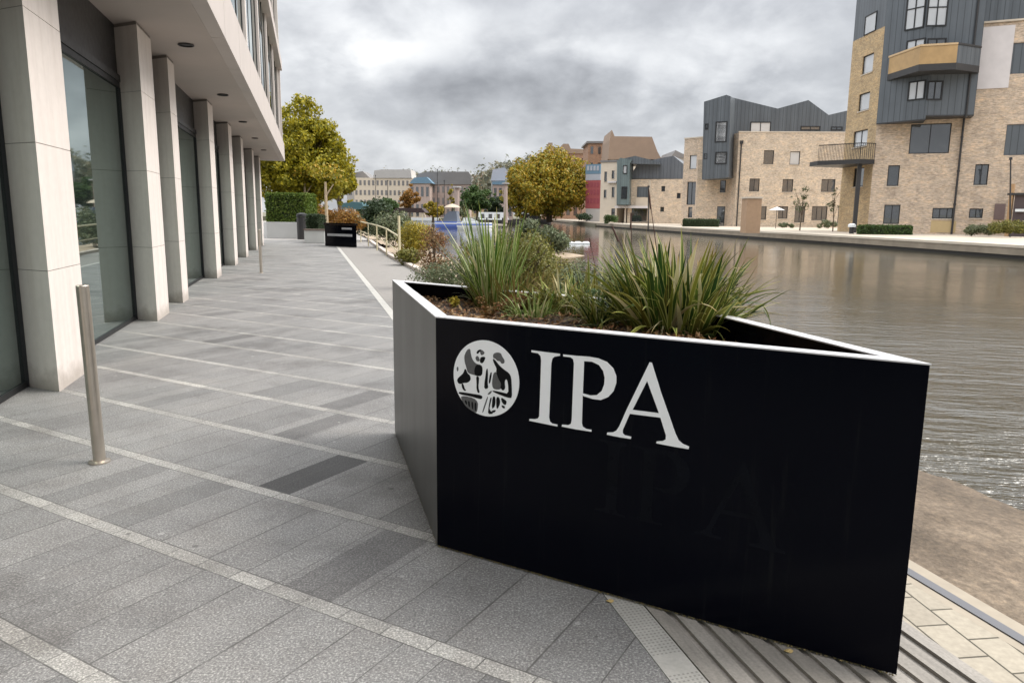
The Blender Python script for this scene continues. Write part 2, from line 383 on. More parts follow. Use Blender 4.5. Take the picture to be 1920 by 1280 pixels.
def bpaint():
    n = NT('black_powder_coat'); c = n.vary((.0018, .0022, .0050), 1.4, .25, det=5)
    st = n.noise(1.0, 6, .7, vscale=(26, 26, 1.1)); c = n.mix(n.ramp(st, [(.58, (0, 0, 0)), (.78, (.8, .8, .8))]), c, (.011, .0115, .0125)); sc2 = n.noise(70, 4, .8); c = n.mix(n.ramp(sc2, [(.68, (0, 0, 0)), (.74, (1, 1, 1))]), c, (.016, .016, .016)); n.col(c)
    sm = n.noise(2.2, 6, .65); n.rough(n.M('ADD', .10, n.M('MULTIPLY', sm, .16))); n.b.inputs['Specular IOR Level'].default_value = .07
    n.bump(n.noise(3.5, 2), .05, .01); return n.mat
m_bpaint = bpaint()
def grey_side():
    n = NT('side_coat_painted_sheen'); c = n.vary((.060, .058, .056), 2.0, .1, det=4); n.col(c)  # grey base paints the facade's reflection onto the black side
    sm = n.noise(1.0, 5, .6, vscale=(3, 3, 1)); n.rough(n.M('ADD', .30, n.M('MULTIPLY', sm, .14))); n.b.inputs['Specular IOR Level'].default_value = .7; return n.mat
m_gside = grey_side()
m_rim = plain('rim_painted_sheen', (.62, .61, .62), .4, .1, var=.08, vs_=20)  # pale base colour paints the sky's sheen along the rim
m_white = plain('white_vinyl', (.90, .90, .91), .5, var=.04, vs_=30)
m_greyv = plain('grey_print', (.10, .098, .10), .6, var=.25, vs_=60)
m_blackv = plain('black_print', (.003, .003, .004), .6, spec=.15)
m_ghost = plain('lettering_reflection_paint', (.0034, .0040, .0068), .28, var=.6, vs_=5, spec=.07)  # faint dark tone that paints in the reflected lettering
m_steel = plain('brushed_steel', (.47, .42, .36), .34, .85, var=.18, vs_=9)
m_soil = plain('bark_soil', (.075, .048, .032), .95, var=.6, vs_=28, bump=1.0)
m_tarmac = plain('tarmac', (.25, .232, .215), .85, var=.22, vs_=30, bump=.4)
m_blocks = None
def block_mat():
    n = NT('pale_block_paving'); b = n.nd('ShaderNodeTexBrick'); mp = n.nd('ShaderNodeMapping'); mp.inputs[2].default_value = (0, 0, R_(90 - 15.2 + 8)); n.L.new(n.tc.outputs['Object'], mp.inputs[0]); n.L.new(mp.outputs[0], b.inputs['Vector'])
    for k, v in (('Scale', 1), ('Brick Width', .21), ('Row Height', .135), ('Mortar Size', .0045), ('Mortar Smooth', .2)): b.inputs[k].default_value = v
    b.inputs['Color1'].default_value = (.37, .325, .255, 1); b.inputs['Color2'].default_value = (.27, .235, .185, 1); b.inputs['Mortar'].default_value = (.08, .07, .05, 1)
    c = n.vary(b.outputs[0], 40, .3, det=5); c = n.vary(c, 3, .2); n.col(c); n.rough(.85); n.bump(n.M('SUBTRACT', 1.0, b.outputs['Fac']), .6, .006); return n.mat
m_blocks = block_mat()
def deck_mat():
    n = NT('weathered_ribbed_board'); gi = n.nd('ShaderNodeNewGeometry'); c = n.ramp(gi.outputs['Random Per Island'], [(0, (.21, .19, .165)), (1, (.29, .265, .235))])
    mp = n.nd('ShaderNodeMapping'); mp.inputs[2].default_value = (0, 0, R_(-15.2)); n.L.new(n.tc.outputs['Object'], mp.inputs[0])
    c = n.vary(c, 1.0, .35, vec=mp.outputs[0], vscale=(60, 4, 1), det=5); c = n.vary(c, 4, .3, det=6); c = n.vary(c, 90, .35, det=3); n.col(c); n.rough(.8); return n.mat
m_deck = deck_mat()
def drain_mat():
    n = NT('slotted_drain_metal'); mp = n.nd('ShaderNodeMapping'); mp.inputs[2].default_value = (0, 0, R_(-15.2)); n.L.new(n.tc.outputs['Object'], mp.inputs[0])
    sx = n.nd('ShaderNodeSeparateXYZ'); n.L.new(mp.outputs[0], sx.inputs[0])
    a = n.M('LESS_THAN', n.M('FRACT', n.M('MULTIPLY', sx.outputs[1], 55)), .45); b = n.M('LESS_THAN', n.M('FRACT', n.M('MULTIPLY', sx.outputs[0], 60)), .5)
    hole = n.M('MULTIPLY', a, b); plate = n.M('GREATER_THAN', n.M('FRACT', n.M('MULTIPLY', n.M('ADD', sx.outputs[1], .02), 1.9)), .22); hole = n.M('MULTIPLY', hole, plate)
    c = n.mix(n.M('MULTIPLY', hole, .45), (.47, .45, .41), (.09, .085, .08)); c = n.vary(c, 9, .25, det=5); c = n.vary(c, 60, .2); n.col(c); n.rough(.55); n.b.inputs['Metallic'].default_value = .2; return n.mat
m_drain = drain_mat()
def ledge_mat():
    n = NT('algae_stained_concrete'); s = n.noise(1.6, 8, .65); c = n.ramp(s, [(.25, (.075, .055, .036)), (.5, (.145, .110, .078)), (.75, (.235, .185, .135))])
    mp = n.nd('ShaderNodeMapping'); mp.inputs[2].default_value = (0, 0, R_(-15.2)); n.L.new(n.tc.outputs['Object'], mp.inputs[0])
    c = n.vary(c, 1.0, .5, vec=mp.outputs[0], vscale=(6, 1.3, 1), det=8); c = n.vary(c, 70, .35, det=4); n.col(c)
    c2 = n.noise(22, 8, .75); c = n.mix(.9, c, n.ramp(c2, [(.3, (.5, .48, .46)), (.5, (1, 1, 1)), (.72, (1.7, 1.65, 1.55))]), 'MULTIPLY')
    n.L.new(c, n.b.inputs['Base Color']); n.b.inputs['Specular IOR Level'].default_value = .22
    n.rough(n.M('ADD', .5, n.M('MULTIPLY', s, .4))); n.bump(n.M('ADD', n.noise(30, 6), n.M('MULTIPLY', n.noise(3, 6), 2.0)), .7, .015); return n.mat
m_ledge = ledge_mat()
def water_mat():
    n = NT('canal_water'); n.col((.050, .043, .026)); n.rough(.07); n.b.inputs['IOR'].default_value = 1.45; n.b.inputs['Specular IOR Level'].default_value = 1.0
    mp = n.nd('ShaderNodeMapping'); mp.inputs[2].default_value = (0, 0, R_(12)); n.L.new(n.tc.outputs['Object'], mp.inputs[0])
    a = n.noise(1, 5, .6, vec=mp.outputs[0], vscale=(1.5, 5.0, 1)); b = n.noise(1, 3, .5, vec=mp.outputs[0], vscale=(.35, .8, 1)); c = n.noise(1, 3, .55, vec=mp.outputs[0], vscale=(4, 13, 1))
    # wind-ruffled towards the near bank, calm further out
    sx = n.nd('ShaderNodeSeparateXYZ'); n.L.new(n.tc.outputs['Object'], sx.inputs[0])
    dist = n.M('SUBTRACT', sx.outputs[1], 4.0); amp = n.M('DIVIDE', 1.0, n.M('ADD', 1.0, n.M('POWER', n.M('DIVIDE', n.M('MAXIMUM', dist, 0.0), 4.5), 2.0)))
    amp = n.M('ADD', n.M('MULTIPLY', amp, 1.7), .016)
    patch = n.ramp(n.noise(.22, 3), [(.35, (.55, .55, .55)), (.65, (1.3, 1.3, 1.3))]); amp = n.M('MULTIPLY', amp, patch)
    h = n.M('ADD', n.M('ADD', n.M('MULTIPLY', a, 1.0), n.M('MULTIPLY', b, 1.2)), n.M('MULTIPLY', c, .22)); h = n.M('MULTIPLY', h, amp)
    n.bump(h, .95, .085); return n.mat
m_water = water_mat()
m_brick = brick_mat('stock_brick', (.57, .46, .36), (.41, .325, .25), (.53, .465, .385))
m_brick2 = brick_mat('pale_stock_brick', (.60, .505, .40), (.46, .375, .29), (.56, .50, .425))
m_brick3 = brick_mat('ochre_brick', (.48, .36, .21), (.36, .26, .15), (.42, .34, .24))
m_redbrick = brick_mat('red_brick', (.34, .20, .13), (.26, .15, .10), (.34, .27, .21))
m_clad = clad_mat('zinc_cladding', (.112, .125, .138))
m_clad2 = clad_mat('slate_roofing', (.13, .14, .155), .5)
m_cladlight = clad_mat('blue_green_cladding', (.15, .19, .19), .3)
m_cream = plain('cream_render', (.62, .53, .42), .85, var=.12, vs_=1.2)
m_whiter = plain('white_render', (.62, .58, .57), .85, var=.14, vs_=1.5)
m_brownroof = plain('brown_roof', (.28, .20, .145), .85, var=.15, vs_=.8)
m_greyroof = plain('grey_roof', (.19, .18, .175), .8, var=.15, vs_=.6)
m_greyblock = plain('grey_render', (.42, .40, .38), .8, var=.15, vs_=.4)
m_pink = plain('pale_pink_render', (.40, .31, .27), .85, var=.2, vs_=.4)
m_red = plain('red_cladding', (.32, .075, .08), .55, var=.15, vs_=1)
m_blue = plain('blue_cladding', (.13, .22, .30), .6, var=.15, vs_=1)
m_lilac = plain('lilac_glazing', (.38, .39, .43), .3, var=.1)
m_wood = plain('timber', (.36, .22, .11), .7, var=.25, vs_=5)
m_paletimber = plain('pale_timber', (.55, .39, .22), .65, var=.15, vs_=3)
m_quay = plain('quay_concrete', (.27, .225, .17), .9, var=.4, vs_=1.4, bump=.4)
m_cope = plain('pale_coping', (.56, .485, .39), .85, var=.15, vs_=1.2)
m_wet = plain('wet_dark_stone', (.02, .017, .013), .5)
m_bank = plain('sandy_bank', (.33, .255, .18), .95, var=.45, vs_=6, bump=.8)
m_ground = plain('earth', (.14, .13, .09), .95, var=.3, vs_=.05)
m_kerb = plain('kerb_stone', (.52, .45, .40), .8, var=.15, vs_=4)
m_cream_rail = plain('cream_painted_rail', (.62, .55, .36), .5, var=.1)
m_bark = plain('bark', (.10, .075, .05), .9, var=.4, vs_=7, bump=.6)
m_palebark = plain('pale_bark', (.42, .33, .22), .85, var=.3, vs_=8)
m_concretewhite = plain('pale_concrete', (.55, .55, .53), .8, var=.1, vs_=2)
m_boatwhite = plain('boat_white', (.72, .74, .74), .4, var=.06)
m_boatblue = plain('boat_blue', (.12, .19, .55), .4, var=.1)
m_teal = plain('teal_tarpaulin', (.05, .12, .14), .7, var=.2)
m_canopy = plain('dark_canopy', (.035, .02, .018), .8)
m_beigecanvas = plain('beige_canvas', (.45, .37, .28), .85)
l_yellow = leaf_mat('yellow_green_leaves', [(.14, .14, .010), (.23, .21, .012), (.33, .28, .016), (.42, .34, .02), (.12, .14, .014)], trans=.35)
l_orange = leaf_mat('autumn_olive_leaves', [(.13, .14, .014), (.22, .20, .018), (.33, .24, .018), (.40, .24, .018), (.17, .16, .02)])
l_rust = leaf_mat('rust_leaves', [(.30, .13, .02), (.22, .10, .02), (.36, .19, .03), (.14, .09, .03)])
l_green = leaf_mat('green_leaves', [(.035, .075, .02), (.06, .11, .028), (.09, .14, .035), (.045, .06, .02)])
l_hedge = leaf_mat('hedge_leaves', [(.09, .15, .02), (.15, .21, .03), (.06, .11, .018), (.20, .24, .05)])
l_dgreen = leaf_mat('dark_green_leaves', [(.02, .04, .014), (.035, .06, .022), (.055, .08, .035)])
l_sage = leaf_mat('sage_leaves', [(.09, .12, .06), (.14, .17, .09), (.20, .21, .11), (.07, .08, .04)])
l_olive = leaf_mat('olive_feathery_leaves', [(.10, .11, .02), (.17, .17, .03), (.24, .21, .05), (.08, .08, .02)])
l_gold = leaf_mat('gold_leaves', [(.42, .30, .03), (.32, .26, .03), (.20, .19, .03), (.50, .38, .06)])
l_brown = leaf_mat('dry_brown_leaves', [(.16, .09, .04), (.25, .14, .06), (.10, .06, .03), (.34, .22, .10), (.28, .08, .03)])
b_left = blade_mat('variegated_blade', [(.05, .11, .012), (.09, .17, .018), (.17, .24, .03), (.05, .12, .015)], (.50, .52, .25), .34)
b_right = blade_mat('arching_blade', [(.012, .035, .008), (.025, .065, .010), (.055, .10, .014), (.20, .21, .03), (.12, .10, .018), (.03, .06, .012), (.10, .15, .02)], (.46, .46, .14), .22)
b_straw = blade_mat('straw_blade', [(.42, .36, .18), (.55, .50, .28), (.30, .22, .09)], (.6, .55, .35), .3)
m_redstem = plain('dry_flower_stalk', (.07, .03, .022), .8)

# ------------------------------------------------------------------ foliage
def leaf_cloud(mb, blobs, n, size, rnd=None, flat=.0, shell=.5):
    rnd = rnd or random
    vol = [b[1][0] * b[1][1] * b[1][2] for b in blobs]; tot = sum(vol)
    for (c, r), v in zip(blobs, vol):
        c = Vector(c)
        for _ in range(max(4, int(n * v / tot))):
            d = Vector((rnd.gauss(0, 1), rnd.gauss(0, 1), rnd.gauss(0, 1))).normalized(); k = (shell + (1 - shell) * rnd.random()) ** .6
            k *= 1 + .16 * math.sin(d.x * 9 + c.x * 3) * math.sin(d.z * 8 + c.z) + .10 * math.sin(d.y * 15)
            p = c + Vector((d.x * r[0], d.y * r[1], d.z * r[2])) * k
            nn = (d + Vector((rnd.gauss(0, .7), rnd.gauss(0, .7), rnd.gauss(0, .7) + .3))).normalized()
            a = nn.cross(Vector((rnd.random() - .5, rnd.random() - .5, rnd.random() - .5))).normalized(); b = nn.cross(a)
            s = size * (.55 + .9 * rnd.random()); q = s * (.5 + .4 * rnd.random())
            mb.face((p - a * s * .5, p + b * q * .5, p + a * s * .5, p - b * q * .5))
def tree(name, label, base, h, blobs, n, size, mat, trunk_r=.2, group=None, bark=None, trunk_top=None, cat='tree', seed=1, limbs=5):
    rnd = random.Random(seed); base = Vector(base)
    t = thing(name, label, cat, base, group)
    tm = MB(); tt = trunk_top if trunk_top else h * .5
    p = [base + Vector((rnd.uniform(-.03, .03) * h * k, rnd.uniform(-.03, .03) * h * k, tt * k)) for k in (0, .25, .5, .75, 1)]; p[0] = base.copy(); p[0].z -= .1
    tm.tube(p, [trunk_r * q for q in (1.25, 1, .85, .7, .5)], 9)
    for i in range(limbs):
        c, r = blobs[i % len(blobs)]; c = Vector(c); st = p[2 + i % 3]
        mid = (st + c) * .5 + Vector((0, 0, .05 * h)); tm.tube([st, mid, c + Vector((rnd.uniform(-.3, .3) * r[0], 0, rnd.uniform(0, .5) * r[2]))], [trunk_r * .45, trunk_r * .28, trunk_r * .08], 6)
        for _ in range(2):
            e = c + Vector((rnd.uniform(-.8, .8) * r[0], rnd.uniform(-.8, .8) * r[1], rnd.uniform(-.2, .8) * r[2])); tm.tube([mid, (mid + e) * .5 + Vector((0, 0, .02 * h)), e], [trunk_r * .22, trunk_r * .12, trunk_r * .03], 5)
    tm.build('trunk', bark or m_bark, t, smooth=True)
    cb = MB(); leaf_cloud(cb, blobs, n, size, rnd); cb.build('crown', mat, t)
    return t
def rblobs(c, R, n, rr, rnd, zmin=-.9):
    out = []; c = Vector(c)
    for _ in range(n):
        while True:
            d = Vector((rnd.uniform(-1, 1), rnd.uniform(-1, 1), rnd.uniform(zmin, 1)))
            if d.length < 1: break
        k = rr * rnd.uniform(.7, 1.25); out.append((c + Vector((d.x * R[0], d.y * R[1], d.z * R[2])), (k * 1.1, k * 1.1, k * .85)))
    return out
def bush(name, label, base, size3, n, leaf, mat, cat='shrub', seed=3, nb=9, group=None, stems=True):
    rnd = random.Random(seed); base = Vector(base); t = thing(name, label, cat, base, group)
    c = base + Vector((0, 0, size3[2] * .5)); bl = rblobs(c, (size3[0] * .36, size3[1] * .36, size3[2] * .34), nb, min(size3) * .30, rnd)
    cb = MB(); leaf_cloud(cb, bl, n, leaf, rnd, shell=.35); cb.build('foliage', mat, t)
    if stems:
        sm = MB()
        for _ in range(7):
            e = c + Vector((rnd.uniform(-.4, .4) * size3[0], rnd.uniform(-.4, .4) * size3[1], rnd.uniform(-.1, .4) * size3[2]))
            sm.tube([base + Vector((rnd.uniform(-.1, .1), rnd.uniform(-.1, .1), -.05)), (base + e) * .5 + Vector((0, 0, .1 * size3[2])), e], [.018, .012, .005], 5)
        sm.build('stem', m_bark, t)
    return t
def blade(mb, base, az, lean, length, width, droop, segs=8, twist=0.0, kink=None):
    # curved tapering strap leaf with a shallow V fold, uv across / along
    p = Vector(base); h = Vector((math.cos(az), math.sin(az), 0)); side0 = Vector((-math.sin(az), math.cos(az), 0)); ang = lean; pts = []
    for i in range(segs + 1):
        t = i / segs; wd = width * (min(1.0, .55 + 2.2 * t) * (1 - max(0, (t - .45) / .55) ** 1.7)) + .0006
        d = h * math.sin(ang) + Vector((0, 0, 1)) * math.cos(ang); tw = twist * t
        up = d.cross(side0).normalized(); sd_ = (side0 * math.cos(tw) + up * math.sin(tw))
        pts.append((p.copy(), sd_ * wd * .5, up * wd * .16))
        p = p + d * (length / segs); ang += droop / segs * (0.4 + 1.6 * t)
        if kink and abs(t - kink[0]) < .5 / segs: ang += kink[1]
    b = len(mb.v)
    for q, s_, u_ in pts: mb.v += [q - s_, q - u_ * 1.0, q + s_]
    for i in range(segs):
        t0, t1 = i / segs, (i + 1) / segs
        for k in (0, 1):
            a = b + i * 3 + k; mb.f.append((a, a + 1, a + 4, a + 3)); mb.m.append(0); mb.uv[len(mb.f) - 1] = [(k * .5, t0), (k * .5 + .5, t0), (k * .5 + .5, t1), (k * .5, t1)]
#@@PART2
# ================================================================== ground, canal, paths
def strip_poly(name, pts, z0, z1, m): mb = MB(); mb.poly2(pts, z0, z1); return struct(name, mb, m)
mb = MB(); mb.face([(-1800, -600, -.75), (1800, -600, -.75), (1800, 2600, -.75), (-1800, 2600, -.75)]); struct('ground', mb, m_ground)
WZ = -.08
mb = MB(); mb.face([ws(1.6, -12, WZ), (60, -12, WZ), (60, 260, WZ), (-90, 260, WZ), (-60, 200, WZ), ws(1.6, 130, WZ)]); struct('canal_water', mb, m_water)
strip_poly('paving', [ws(-12, -6), ws(0, -6), ws(0, 41), ws(-12, 41)], -.7, 0, m_granite)
# quayside strips next to the granite: drain, boards, blocks, metal edging, sloping ledge
strip_poly('drain_channel', [ws(.004, -6), ws(.125, -6), ws(.125, 41), ws(.004, 41)], -.7, -.001, m_drain)
mb = MB(); a = .131; k = 0
while a < 1.02:
    mb.wbox(a, a + .058, -6, 4.0, -.7, 0); mb.wbox(a + .058, a + .088, -6, 4.0, -.7, -.014); a += .088
struct('ribbed_decking', mb, m_deck)
strip_poly('block_paving', [ws(1.03, -6), ws(1.33, -6), ws(1.33, 4), ws(1.03, 4)], -.7, -.001, m_blocks)
mb = MB(); mb.wbox(1.332, 1.375, -6, 4, -.7, -.002); mb.wbox(1.377, 1.425, -6, 4, -.7, .003, 1); mb.wbox(1.427, 1.50, -6, 4, -.7, -.002, 0); struct('edging', mb, [plain('edging_concrete', (.34, .29, .225), .85, var=.2, vs_=12), plain('grey_metal_strip', (.13, .13, .14), .6, .1)])
mb = MB(); NA, NS = 44, 260
def ledge_z(a, s):
    t = (a - 1.5) / 1.25; n_ = mnoise.noise(Vector((a * 3.2, s * 1.6, 0))) * .012 + mnoise.noise(Vector((a * 9, s * 6, 3))) * .006 + mnoise.noise(Vector((a * 30, s * 24, 5))) * .0025
    return -.006 - .078 * t ** 2.4 + n_ * min(1, t * 3) if t < 1.12 else -.105 - .35 * (t - 1.12)
grid = [[ws(1.502 + 1.9 * i / NA, -6 + 14.0 * j / NS, ledge_z(1.502 + 1.9 * i / NA, -6 + 14.0 * j / NS)) for i in range(NA + 1)] for j in range(NS + 1)]
b0 = len(mb.v); mb.v += [p for r in grid for p in r]
for j in range(NS):
    for i in range(NA): q = j * (NA + 1) + i; mb.f.append((q, q + 1, q + NA + 2, q + NA + 1)); mb.m.append(0)
struct('quay_ledge', mb, m_ledge, smooth=True)
# towpath beyond the boards, kerb, sandy planted bank
strip_poly('path', [ws(.131, 4.004), ws(1.60, 4.004), ws(1.62, 14), ws(1.55, 24), ws(2.0, 41), ws(.131, 41)], -.7, -.002, m_tarmac)
mb = MB()
for (a, s), (a2, s2) in (((1.60, 8.2), (1.62, 14)), ((1.62, 14), (1.55, 24)), ((1.55, 24), (2.0, 41))):
    mb.poly2([ws(a + .002, s), ws(a + .17, s), ws(a2 + .17, s2), ws(a2 + .002, s2)], -.6, .09)
struct('kerb', mb, m_kerb)
mb = MB(); NS2 = 120; NA2 = 14
def bank_w(s): return 3.0 + max(0, s - 8) * .06
grid = []
for j in range(NS2 + 1):
    s = 8.0 + 60.0 * j / NS2; row = []
    a0 = 1.78 if s < 30 else 2.2
    for i in range(NA2 + 1):
        t = i / NA2; a = a0 + (bank_w(s) + .8 - a0) * t; z = .07 - .30 * t ** 1.6 + mnoise.noise(Vector((a * 2, s * .9, 0))) * .05; row.append(ws(a, s, z))
    grid.append(row)
mb.v += [p for r in grid for p in r]
for j in range(NS2):
    for i in range(NA2): q = j * (NA2 + 1) + i; mb.f.append((q, q + 1, q + NA2 + 2, q + NA2 + 1)); mb.m.append(0)
struct('bank', mb, m_bank, smooth=True)
strip_poly('yard', [ws(-60, 41.004), ws(3.2, 41.004), ws(4.6, 68), ws(6, 125), ws(-60, 125)], -.7, -.004, plain('far_paving', (.30, .28, .26), .85, var=.2, vs_=.5))
strip_poly('far_bank', [(-400, 201), (9, 201), (12, 110), (40, 110), (900, 500), (900, 2500), (-400, 2500)], -.7, .3, m_ground)
# opposite quay: deck, coping and wall down to the water
Q = [(22.9, 10), (21.14, 30.87), (19.86, 44.3), (16.5, 68.7), (12.2, 109), (8.6, 200)]
strip_poly('opposite_quay', [(90, 10)] + [(x + .5, y) for x, y in Q] + [(90, 200)], -.7, .46, plain('quay_deck', (.44, .375, .295), .85, var=.2, vs_=1.0))
mb = MB()
for (x, y), (x2, y2) in zip(Q, Q[1:]):
    mb.poly2([(x, y), (x + .498, y), (x2 + .498, y2), (x2, y2)], .38, .5, 0); mb.poly2([(x + .03, y), (x + .49, y), (x2 + .49, y2), (x2 + .03, y2)], .07, .378, 1); mb.poly2([(x + .10, y), (x + .49, y), (x2 + .49, y2), (x2 + .10, y2)], -.7, .068, 2)
struct('quay_wall', mb, [m_cope, m_quay, m_wet])

# ================================================================== office building on the left
off = thing('office_building', 'pale stone office building with a deep overhang on angled stone pillars', 'building', ws(-3.3, 0))
def osp(name, m, fn, parent=off, **k): b_ = MB(); fn(b_); return b_.build(name, m, parent, **k)
S1 = 36.8; m_bluegrey = plain('blue_grey_glazed_panel', (.12, .15, .17), .15, var=.05, vs_=.6)
osp('soffit', m_soffit, lambda b: b.wbox(-4.2, -2.42, -8, S1 - .2, 4.03, 4.2))
osp('fascia', m_fascia, lambda b: [b.wbox(-2.418, -2.22, s, min(s + 2.48, S1), 4.03, 4.85) for s in [-8 + 2.5 * k for k in range(18)]] + [b.wbox(-4.2, -2.42, S1 - .198, S1, 4.03, 4.85)])
osp('core_wall', m_dark, lambda b: (b.wbox(-12, -3.72, -8, S1, 0, 4.03), b.wbox(-12, -2.60, -8, S1, 4.21, 16)))
PS = [-.2, 4.42, 8.76, 10.98, 15.9, 20.3, 24.3, 29.4, 33.6]; PW = .92
for k, s in enumerate(PS):
    b_ = MB(); wd_ = PW if k != 3 else .62; foot = lambda i=0: [ws(-3.26 - i * .7, s + i * 1.0), ws(-3.26 - i * .7, s + wd_ - i), ws(-3.70, s + wd_ + .38 - i), ws(-3.70, s + .38 + i)]
    for z0, z1 in ((0, 1.035), (1.041, 2.085), (2.091, 3.135), (3.141, 3.985)): b_.poly2(foot(), z0, z1, 0)
    b_.poly2(foot(.012), .5, 4.028, 1); b_.build('pillar', [m_stone, m_joint], off)
edges = [-8] + sum([[s + .33, s + (PW if k != 3 else .62) + .37] for k, s in enumerate(PS)], []) + [S1]
for k in range(0, len(edges), 2):
    a, b2 = edges[k], edges[k + 1]
    if b2 - a < .5: continue
    fr = osp('window', m_black, lambda b: (b.wbox(-3.72, -3.57, a, a + .05, 0, 3.2), b.wbox(-3.72, -3.57, b2 - .07, b2 - .0, 0, 3.2), b.wbox(-3.72, -3.575, a + .05, b2 - .07, 3.2, 3.27), b.wbox(-3.72, -3.585, a + .05, b2 - .07, 0, .05)))
    g_ = MB(); g_.wbox(-3.70, -3.60, a + .05, b2 - .07, .05, 3.2)
    g_.build('pane', m_glass, fr)
    osp('header_panel', m_dark, lambda b: (b.wbox(-3.72, -3.56, a, b2, 3.275, 3.36), b.wbox(-3.72, -3.60, a, b2, 3.365, 4.028)))
for s in (5.07, 10.07, 15.08, 20.09, 24.9, 30.0):
    c = ws(-2.84, s, 0); b_ = MB(); b_.tube([(c.x, c.y, 4.02), (c.x, c.y, 4.028)], .10, 20); o_ = b_.build('downlight', m_black, off)
    b_ = MB(); rr = [ws(-2.84, s, 4.012) + Vector((math.cos(t) * .108, math.sin(t) * .108, 0)) for t in [2 * math.pi * q / 24 for q in range(25)]]; b_.tube(rr, .010, 6, cap=False); b_.build('trim_ring', m_dark, o_, smooth=True)
for fl, (z0, z1) in enumerate(((4.852, 8.30), (8.73, 12.2), (12.63, 16))):
    if fl: osp('floor_band', m_fascia, lambda b: b.wbox(-2.70, -2.18, -8, S1 - .05, z0 - .43, z0 - .002))
    s = -8 + [.9, 3.1, 1.7][fl]
    while s < S1 - 1:
        L_ = min(3.0, S1 - .3 - s)
        if s > 4:
            fr = osp('window', m_dark, lambda b: [b.wbox(-2.60, -2.425, x, x + .06, z0, z1) for x in (s, s + L_ * .5, s + L_ - .06)] + [b.wbox(-2.60, -2.428, s + .062, s + L_ * .5 - .002, z1 - .9, z1 - .84)])
            g_ = MB(); g_.wbox(-2.58, -2.44, s + .06, s + L_ - .06, z0, z1); g_.build('pane', m_glass, fr)
            if s + 3.3 < S1: osp('stone_fin', m_stone, lambda b: b.wbox(-2.60, -2.36, s + 3.02, s + 3.30, z0, z1))
            if s + 5 < S1: osp('spandrel_panel', m_bluegrey, lambda b: (b.wbox(-2.60, -2.43, s + 3.31, s + 4.15, z0, z1), b.wbox(-2.60, -2.435, s + 4.16, s + 4.98, z0, z1)))
        s += 5
osp('corner_pier', m_stone, lambda b: b.wbox(-4.2, -2.28, S1 - .3, S1 - .02, 4.852, 16))

# ================================================================== steel bollards
def bollard(loc, label, lean=(0, 0)):
    t = thing('bollard', label, 'bollard', loc, 'steel bollards along the building'); L3 = Vector(loc)
    b_ = MB(); top = L3 + Vector((lean[0], lean[1], 1.105)); b_.tube([L3, L3 + (top - L3) * .996, top], [.036, .036, .033], 28); b_.build('post', m_steel, t, smooth=False)
    b_ = MB(); b_.tube([L3 + Vector((0, 0, .001)), L3 + Vector((0, 0, .010)), L3 + Vector((0, 0, .016))], [.062, .062, .042], 28); b_.build('base_collar', m_steel, t); return t
p = gz(187, 866); bollard(p, 'nearest steel bollard, slim brushed post on the paving in front of the first pillar', (-.012, 0))
p = gz(490, 512); bollard(p, 'distant slim steel bollard, tiny, beside the far row of pillars')

# ================================================================== the sign planter
A, B, D, C = (-.342, 3.276), (-.83, 5.10), (.90, 3.80), (1.328, 2.305); H = 1.094
pl = thing('planter', 'large black wedge shaped planter with white IPA lettering and round emblem', 'planter', ((A[0] + C[0]) / 2, (A[1] + C[1]) / 2 + .8, 0))
def inset(poly, d):
    out = []; n = len(poly)
    for i in range(n):
        p0, p1, p2 = [Vector(poly[(i + k) % n]) for k in (-1, 0, 1)]
        a = (p1 - p0).normalized(); b = (p2 - p1).normalized(); na = Vector((a.y, -a.x)); nb = Vector((b.y, -b.x)); m = (na + nb); m = m / (1 + na.dot(nb)); out.append(tuple(p1 + m * d))
    return out
OUT = [A, B, D, C]
def wallpart(name, i, m, th=.018):
    IN = inset(OUT, th); j = (i + 1) % 4; b_ = MB()
    b_.poly2([OUT[i], OUT[j], IN[j], IN[i]], .012, H - .003); return b_.build(name, m, pl)
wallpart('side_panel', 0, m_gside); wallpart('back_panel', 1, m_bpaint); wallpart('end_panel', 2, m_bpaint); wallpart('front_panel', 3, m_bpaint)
IN = inset(OUT, .056); b_ = MB()
for i in range(4):
    j = (i + 1) % 4; o2 = inset(OUT, -.002); b_.poly2([o2[i], o2[j], IN[j], IN[i]], H - .003, H + .003)
b_.build('rim', m_rim, pl, bevel=.0015)
IN2 = inset(OUT, .019); b_ = MB(); cx_, cy_ = .25, 3.55; NG = 46
# soil: an uneven sheet clipped to the inside of the planter
def inside(p, poly):
    c = True
    for i in range(4):
        a, b = Vector(poly[i]), Vector(poly[(i + 1) % 4]); e = b - a
        if e.x * (p[1] - a.y) - e.y * (p[0] - a.x) > 0: c = False
    return c
def blerp(u, v):
    a, b, d, c = [Vector(q) for q in IN2]; return (a * (1 - u) + c * u) * (1 - v) + (b * (1 - u) + d * u) * v
SOIL = 1.0
def soilz(x, y): return SOIL + .035 * mnoise.noise(Vector((x * 3, y * 3, 0))) + .018 * mnoise.noise(Vector((x * 14, y * 14, 2))) - .10 * max(0, (x - .75)) 
g0 = [[blerp(i / NG, j / NG) for i in range(NG + 1)] for j in range(NG + 1)]
b_.v += [Vector((p[0], p[1], soilz(p[0], p[1]) + random.uniform(-.006, .006))) for r in g0 for p in r]
for j in range(NG):
    for i in range(NG): q = j * (NG + 1) + i; b_.f.append((q, q + 1, q + NG + 2, q + NG + 1)); b_.m.append(0)
b_.build('soil', m_soil, pl, smooth=True)
FR = Pl(A, C)
def traced(pts, d0, d1, X, Y, k, mb, m=0):      # outline on the front panel -> solid piece of thickness d1 - d0
    q = [FR.uz(X + x / k, Y + y / k) for x, y in pts]
    mb.prism([FR.pt(u, z, d1) for u, z in q], Vector((FR.n.x, FR.n.y, 0)) * (d1 - d0), m)
